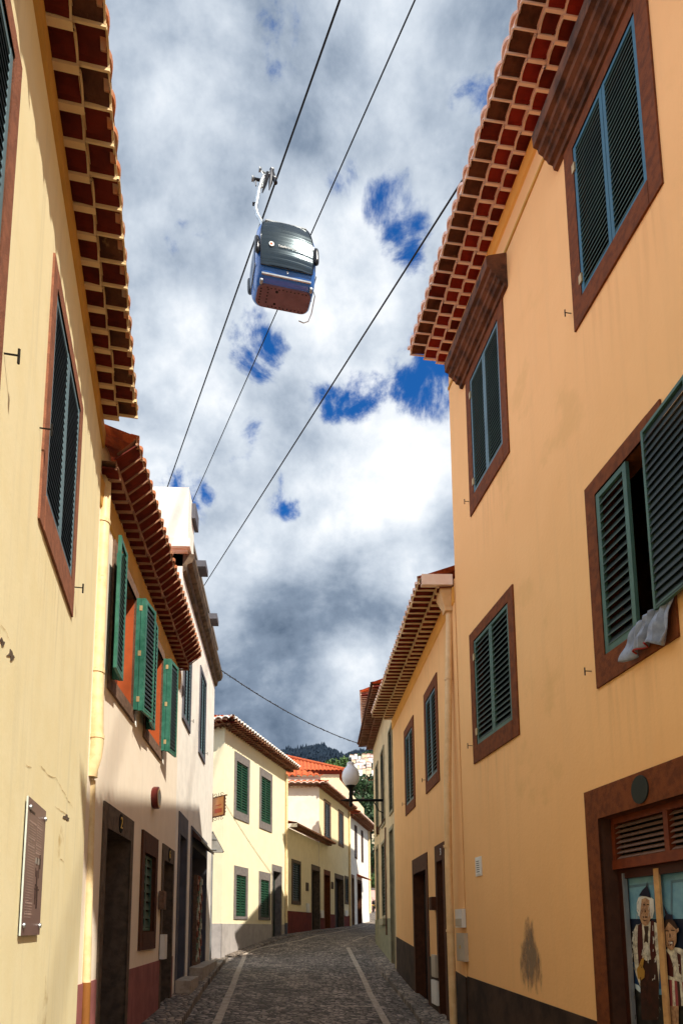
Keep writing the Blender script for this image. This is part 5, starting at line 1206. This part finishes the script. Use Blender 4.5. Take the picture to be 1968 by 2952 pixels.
# hanger arm and grip
def hpx(x, y, Y=17.75): return at_y(x, y, Y)
arm = [gp(0, 0, 1.95), gp(-.45, .0, 2.05), hpx(752, 636), hpx(742, 620), hpx(737, 600), hpx(741, 575), hpx(747, 545), hpx(754, 520), hpx(760, 508)]
b = MB(); b.tube(arm, [.05, .05, .06, .062, .062, .06, .058, .055, .045], 10); b.build('hanger_arm', M['steel'], GO, smooth=True)
b = MB()
b.tube([hpx(760, 508), hpx(778, 503), hpx(795, 516)], .05, 8); b.tube([hpx(752, 492), hpx(762, 512), hpx(756, 540)], .028, 8)
b.tube([hpx(752, 492), hpx(768, 500), hpx(785, 492)], .03, 8); b.build('grip_frame', M['steel'], GO, smooth=True)
b = MB()
b.tube([hpx(772, 500), hpx(764, 530), hpx(756, 556)], [.07, .06, .015], 8); b.tube([hpx(784, 490), hpx(780, 525), hpx(776, 548)], [.06, .07, .015], 8)
b.tube([hpx(782, 488), hpx(790, 512), hpx(795, 528)], .06, 8); b.build('grip_jaws', M['steel_dk'], GO, smooth=True); b = MB(); b.tube([hpx(730, 515), hpx(752, 520)], .045, 8); b.tube([hpx(737, 515), hpx(738, 536)], .02, 6); b.build('side_bracket', M['steel_dk'], GO, smooth=True); b = MB(); b.tube([hpx(728, 588), hpx(738, 588)], .05, 8)
b.build('arm_damper', M['steel_dk'], GO, smooth=True)
for (x, y, r) in ((750, 489, .075), (729, 515, .085), (786, 489, .06), (793, 514, .06)):
    b = MB(); q_ = hpx(x, y); b.lathe(q_ - rt * .04, [(0, 0), (r, .0), (r * .8, .04), (r, .08), (0, .08)], 14, rt); b.build('guide_roller', M['galv'], GO, smooth=True)

# thin sagging wire from the white house to the sage house
wa = at_y(632, 1928, 17.6); wb = at_y(1036, 2144, 23.0)
b = MB(); pts = [wa.lerp(wb, k / 30) - Vector((0, 0, .22 * 4 * (k / 30) * (1 - k / 30))) for k in range(31)]
b.tube(pts, .014, 6); rr = random.Random(4)
for k in range(2, 60):
    p = wa.lerp(wb, k / 60) - Vector((0, 0, .22 * 4 * (k / 60) * (1 - k / 60))); b.tube([p + Vector((0, 0, .012)), p + Vector((rr.uniform(-.05, .05), 0, rr.uniform(-.02, .012))), p + Vector((.06, .05, .0))], .007, 4)
o = b.build('overhead_wire', mat('wire_grey', (.05, .05, .055), bump=0), None); tag(o, 'thin sagging wire bound with twine crossing between white house and brown eaves', 'wire')

# ============================================================ far end of the street
b = MB(); b.box(Frame((3, 62, 0), (1, 0, 0), (0, -1, 0)), -2, 14, -.3, 0, 0, 3.55); o = b.build('garden_wall', M['pinkwall']); tag(o, 'sunlit pink garden wall across the far end of the street', 'wall')
b = MB(); b.box(Frame((3, 62, 0), (1, 0, 0), (0, -1, 0)), -2, 14, -.35, .05, 3.56, 3.70); b.build('coping', M['stone_grey'], o)
mz = zg(6, 58)
MBk = thing('parked_motorbike', 'dark motorbike parked before the pink wall at the end of the street', 'motorbike', (6.05, 57.5, mz))
MF = Frame((6.05, 57.5, mz), (.35, .94, 0), (-.94, .35, 0))
for s_ in (-.62, .62):
    b = MB(); b.lathe(MF.p(s_, -.06, .31), [(.19, 0), (.30, .0), (.32, .06), (.30, .12), (.19, .12), (.19, 0)], 18, MF.en); b.build('wheel', M['gond_black'], MBk, smooth=True)
b = MB(); b.box(MF, -.35, .30, -.16, .16, .30, .62); b.tube([MF.p(-.75, 0, .75), MF.p(-.2, 0, .80), MF.p(.25, 0, .90)], [.12, .17, .14], 8); b.tube([MF.p(.62, 0, .31), MF.p(.42, 0, 1.0)], .05, 6); b.build('body', M['steel_dk'], MBk)
b = MB(); b.tube([MF.p(-.70, 0, .88), MF.p(-.1, 0, .86)], [.11, .13], 8); b.build('seat', M['gond_black'], MBk)
b = MB(); b.tube([MF.p(.40, -.35, 1.10), MF.p(.45, 0, 1.02), MF.p(.40, .35, 1.10)], .025, 6); b.tube([MF.p(.4, .3, 1.1), MF.p(.4, .38, 1.32)], .015, 5); b.build('handlebar', M['iron'], MBk)
b = MB(); b.box(MF, -.80, -.76, -.1, .1, .50, .62); b.build('number_plate', M['gold'], MBk)

def crown(b, c, r, n, leaf, sx=1.0, sz=1.0, rr=rnd):
    """foliage from many small leaf clumps through an uneven volume"""
    lobes = [(Vector((rr.uniform(-.55, .55) * sx, rr.uniform(-.55, .55) * sx, rr.uniform(-.45, .55) * sz)) * r, rr.uniform(.35, .6) * r) for _ in range(9)]
    for _ in range(n):
        lc_, lr = rr.choice(lobes); v = Vector((rr.gauss(0, 1), rr.gauss(0, 1), rr.gauss(0, 1))).normalized() * lr * rr.uniform(.6, 1.05)
        p = Vector(c) + lc_ + v; a = Vector((rr.gauss(0, 1), rr.gauss(0, 1), rr.gauss(0, 1))).normalized(); t = a.cross(v).normalized() if a.cross(v).length > .01 else a
        l = leaf * rr.uniform(.6, 1.4); b.face([p + a * l, p + t * l * .5, p - a * l, p - t * l * .5])
def tree(x, y, z, h, r, lab, m, n=900, leaf=.22, name='leafy_tree', cat='tree', group=None):
    t = thing(name, lab, cat, (x, y, z), group)
    b = MB(); b.tube([(x, y, z - 1), (x + .1, y, z + h * .4), (x, y + .1, z + h * .75)], [r * .09, r * .07, r * .03], 7)
    for k in range(5): a = k * 1.26; b.tube([(x, y, z + h * (.35 + .06 * k)), (x + r * .6 * math.cos(a), y + r * .6 * math.sin(a), z + h * (.6 + .06 * k))], [r * .04, r * .015], 5)
    b.build('trunk', M['bark'], t)
    b = MB(); crown(b, (x, y, z + h * .68), r, n, leaf); b.build('crown', m, t); return t
# hedge over the pink wall, trees behind the far roofs
def bush_at(px_, py_, Y, r, lab, m, n=700, leaf=.2, name='leafy_tree', h=None, cat='tree'):
    p = at_y(px_, py_, Y); h = h or r * 2.4
    return tree(p.x, p.y, p.z - h * .68, h, r, lab, m, n, leaf, name, cat)
bush_at(1066, 2545, 64, 1.3, 'round green garden bush above the pink wall', M['leaf'], 900, .12, 'garden_bush', 2.0, 'bush')
bush_at(1068, 2462, 72, 2.6, 'dark shady tree over the far end of the street', M['leaf_dk'], 1400, .2)
bush_at(950, 2222, 120, 3.0, 'feathery light green tree just right of the broad orange roof ridge', M['leaf'], 1500, .35)
bush_at(985, 2222, 135, 3.4, 'light green tree between the orange roof and the lamp globe', M['leaf'], 1400, .35)
bush_at(1046, 2285, 110, 3.6, 'dark green tree right of the lamp globe', M['leaf_dk'], 1500, .35)
bush_at(1070, 2280, 150, 3.6, 'dark green tree at the edge of the brown eaves', M['leaf_dk'], 1500, .4)
bush_at(1064, 2345, 90, 3.2, 'green tree low between the lamp arm and the white house', M['leaf_dk'], 1500, .3)

# ---- terrain: near hill with houses and the far wooded hill, as real surfaces
def prof(T, a):
    if a <= T[0][0]: return T[0][1]
    for (p, u), (q_, v) in zip(T, T[1:]):
        if a <= q_: f = (a - p) / (q_ - p); f = f * f * (3 - 2 * f); return u + (v - u) * f
    return T[-1][1]
def az(x): return (x - CX) / FPX
def el(y): return (2675 - y) / FPX
NEAR = [(az(-4000), .10), (az(400), .12), (az(820), .215), (az(930), .232), (az(990), .255), (az(1030), .266), (az(1080), .271), (az(1400), .25), (az(5000), .12)]
FAR = [(az(-4000), .10), (az(500), .16), (az(700), .24), (az(800), el(2168)), (az(850), el(2162)), (az(925), el(2150)), (az(965), el(2164)), (az(995), el(2180)), (az(1030), el(2172)), (az(1090), el(2166)), (az(1500), .22), (az(5000), .12)]
def nz(x, y, s):
    return math.sin(x * .013 * s + 1.3) * math.cos(y * .011 * s + .4) + .5 * math.sin(x * .031 * s + y * .023 * s)
def hill_z(T, x, y, r0, r1):
    r = y; a = x / y; t = min(1, max(0, (r - r0) / (r1 - r0))); t = t * t * (3 - 2 * t)
    return prof(T, a) * r * t + 4 * nz(x, y, 1) * t - 3
def hill(name, T, r0, r1, rb, m, nr=50, na=120):
    b = MB(); rows = []
    for i in range(nr + 1):
        y = r0 + (rb - r0) * i / nr
        row = []
        for k in range(na + 1):
            a = -1.6 + 3.2 * k / na; x = a * y
            z = hill_z(T, x, y, r0, r1)
            if y > r1: z = hill_z(T, a * r1, r1, r0, r1) * (1 - .5 * ((y - r1) / (rb - r1)) ** 1.5)
            row.append((x, y, z))
        rows.append(row)
    b.grid(rows); o = b.build(name, m, None, smooth=True); o['kind'] = 'structure'; return o
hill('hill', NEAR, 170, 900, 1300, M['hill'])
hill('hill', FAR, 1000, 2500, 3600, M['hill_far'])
rr = random.Random(11)
# far wood on the ridge
b = MB()
for _ in range(5200):
    a = rr.uniform(az(740), az(1110)); y = 2500 - 1100 * rr.random() ** 1.6; x = a * y; z = hill_z(FAR, x, y, 1000, 2500)
    h = rr.uniform(14, 30); r = h * rr.uniform(.16, .3)
    if rr.random() < .04: h *= 1.5
    n = 5; tp = (x, y, z + h); ring_ = [(x + r * math.cos(k * 2 * math.pi / n + x), y + r * math.sin(k * 2 * math.pi / n + x), z - 2 + rr.uniform(0, 6)) for k in range(n)]
    mid_ = [(x + r * .8 * math.cos(k * 2 * math.pi / n + x + .5), y + r * .8 * math.sin(k * 2 * math.pi / n), z + h * rr.uniform(.5, .7)) for k in range(n)]
    b.grid([ring_, mid_, [tp] * n], True)
o = b.build('far_forest', M['leaf_far']); o['kind'] = 'stuff'; tag(o, 'forest over the far hill, haze painted into its dark blue green', 'forest')
b = MB()
for _ in range(3000):
    a = rr.uniform(az(900), az(1110)); y = 250 + 660 * rr.random(); x = a * y; z = hill_z(NEAR, x, y, 170, 900); r = rr.uniform(2, 4) * (.5 + y / 900)
    if a > az(1008) and 380 < y < 860 and rr.random() < .55: continue
    for _k in range(14):
        p = Vector((x + rr.gauss(0, r * .5), y + rr.gauss(0, r * .5), z + rr.uniform(.2, 1.6) * r)); u = Vector((rr.gauss(0, 1), rr.gauss(0, 1), rr.gauss(0, 1))).normalized(); w_ = Vector((rr.gauss(0, 1), rr.gauss(0, 1), rr.gauss(0, 1))).normalized(); l = r * .35
        b.face([p + u * l, p + w_ * l, p - u * l, p - w_ * l])
o = b.build('hillside_woodland', M['leaf_dk']); o['kind'] = 'stuff'; tag(o, 'green woodland between the hillside houses', 'woodland')
# hillside houses, each its own thing
spots = []
for _ in range(4000):
    if len(spots) >= 42: break
    x_ = rr.uniform(1012, 1092); y_ = rr.choice([rr.uniform(2172, 2226), rr.uniform(2176, 2222), rr.uniform(2240, 2330)])
    if y_ > 2235 and (len([s for s in spots if s[1] > 2235]) > 7): continue
    Yd = 500 + (2226 - y_) * 6.0 if y_ < 2230 else 420 - (y_ - 2240) * 1.6
    if any(abs(s[0] - x_) < 9 and abs(s[1] - y_) < 7.5 for s in spots): continue
    spots.append((x_, y_, Yd))
kinds = [('far_white', 'white'), ('far_pink', 'pink'), ('far_cream', 'cream'), ('far_white', 'white')]
for i, (x_, y_, Yd) in enumerate(spots):
    p = at_y(x_, y_, Yd); w = rr.uniform(1.1, 2.5) * Yd / 600 * 1.0 * (2.0 if y_ > 2235 else 1); h = rr.uniform(1.3, 2.1) * Yd / 600 * (1.8 if y_ > 2235 else 1); dpt = w
    km, kn = kinds[i % 4]
    HFm = Frame((p.x, p.y, 0), (math.cos(rr.uniform(-.3, .3)), .2, 0), (.2, -1, 0))
    where = 'low on the hillside, right of the lamp globe' if y_ > 2235 else 'in the hillside cluster right of the lamp globe'
    t = thing('hillside_house', 'tiny far %s house %s' % (kn, where), 'house', (p.x, p.y, p.z - h), 'houses on the far hillside ' + kn + (' low' if y_ > 2235 else ' high'))
    b = MB(); b.box(HFm, -w, w, -dpt, 0, p.z - h - 3, p.z + h * .4); b.build('wall', M[km], t)
    b = MB(); zr = p.z + h * .4; e_ = w * .12
    P0, P1, P2, P3 = HFm.p(-w - e_, e_, zr), HFm.p(w + e_, e_, zr), HFm.p(w + e_, -dpt - e_, zr), HFm.p(-w - e_, -dpt - e_, zr); r0, r1 = HFm.p(-w * .5, -dpt / 2, zr + w * .4), HFm.p(w * .5, -dpt / 2, zr + w * .4)
    b.face([P0, P1, r1, r0]); b.face([P2, P3, r0, r1]); b.face([P1, P2, r1]); b.face([P3, P0, r0]); b.build('roof', M['far_roof'], t)
# two nearer orange roofs under the lamp arm
for (x_, y_, Yd, w, lab) in ((1068, 2297, 150, 3.2, 'cream house with an orange roof just above the lamp arm'), (1074, 2255, 170, 2.2, 'cream house with an orange roof below the hillside cluster')):
    p = at_y(x_, y_, Yd); HFm = Frame((p.x, p.y, 0), (1, .1, 0), (.1, -1, 0)); t = thing('town_house', lab, 'house', (p.x, p.y, p.z - 3))
    b = MB(); b.box(HFm, -w, w, -4, 0, p.z - 14, p.z - .6); b.build('wall', M['far_cream'], t)
    b = MB(); b.face([HFm.p(-w - .4, .4, p.z - .7), HFm.p(w + .4, .4, p.z - .7), HFm.p(w - .6, -3, p.z + 1.5), HFm.p(-w + .6, -3, p.z + 1.5)]); b.face([HFm.p(-w - .4, -6, p.z - .7), HFm.p(w + .4, -6, p.z - .7), HFm.p(w - .6, -3, p.z + 1.5), HFm.p(-w + .6, -3, p.z + 1.5)]); b.face([HFm.p(w + .4, .4, p.z - .7), HFm.p(w + .4, -6, p.z - .7), HFm.p(w - .6, -3, p.z + 1.5)]); b.face([HFm.p(-w - .4, .4, p.z - .7), HFm.p(-w - .4, -6, p.z - .7), HFm.p(-w + .6, -3, p.z + 1.5)])
    b.build('roof', M['roof_tile'], t)
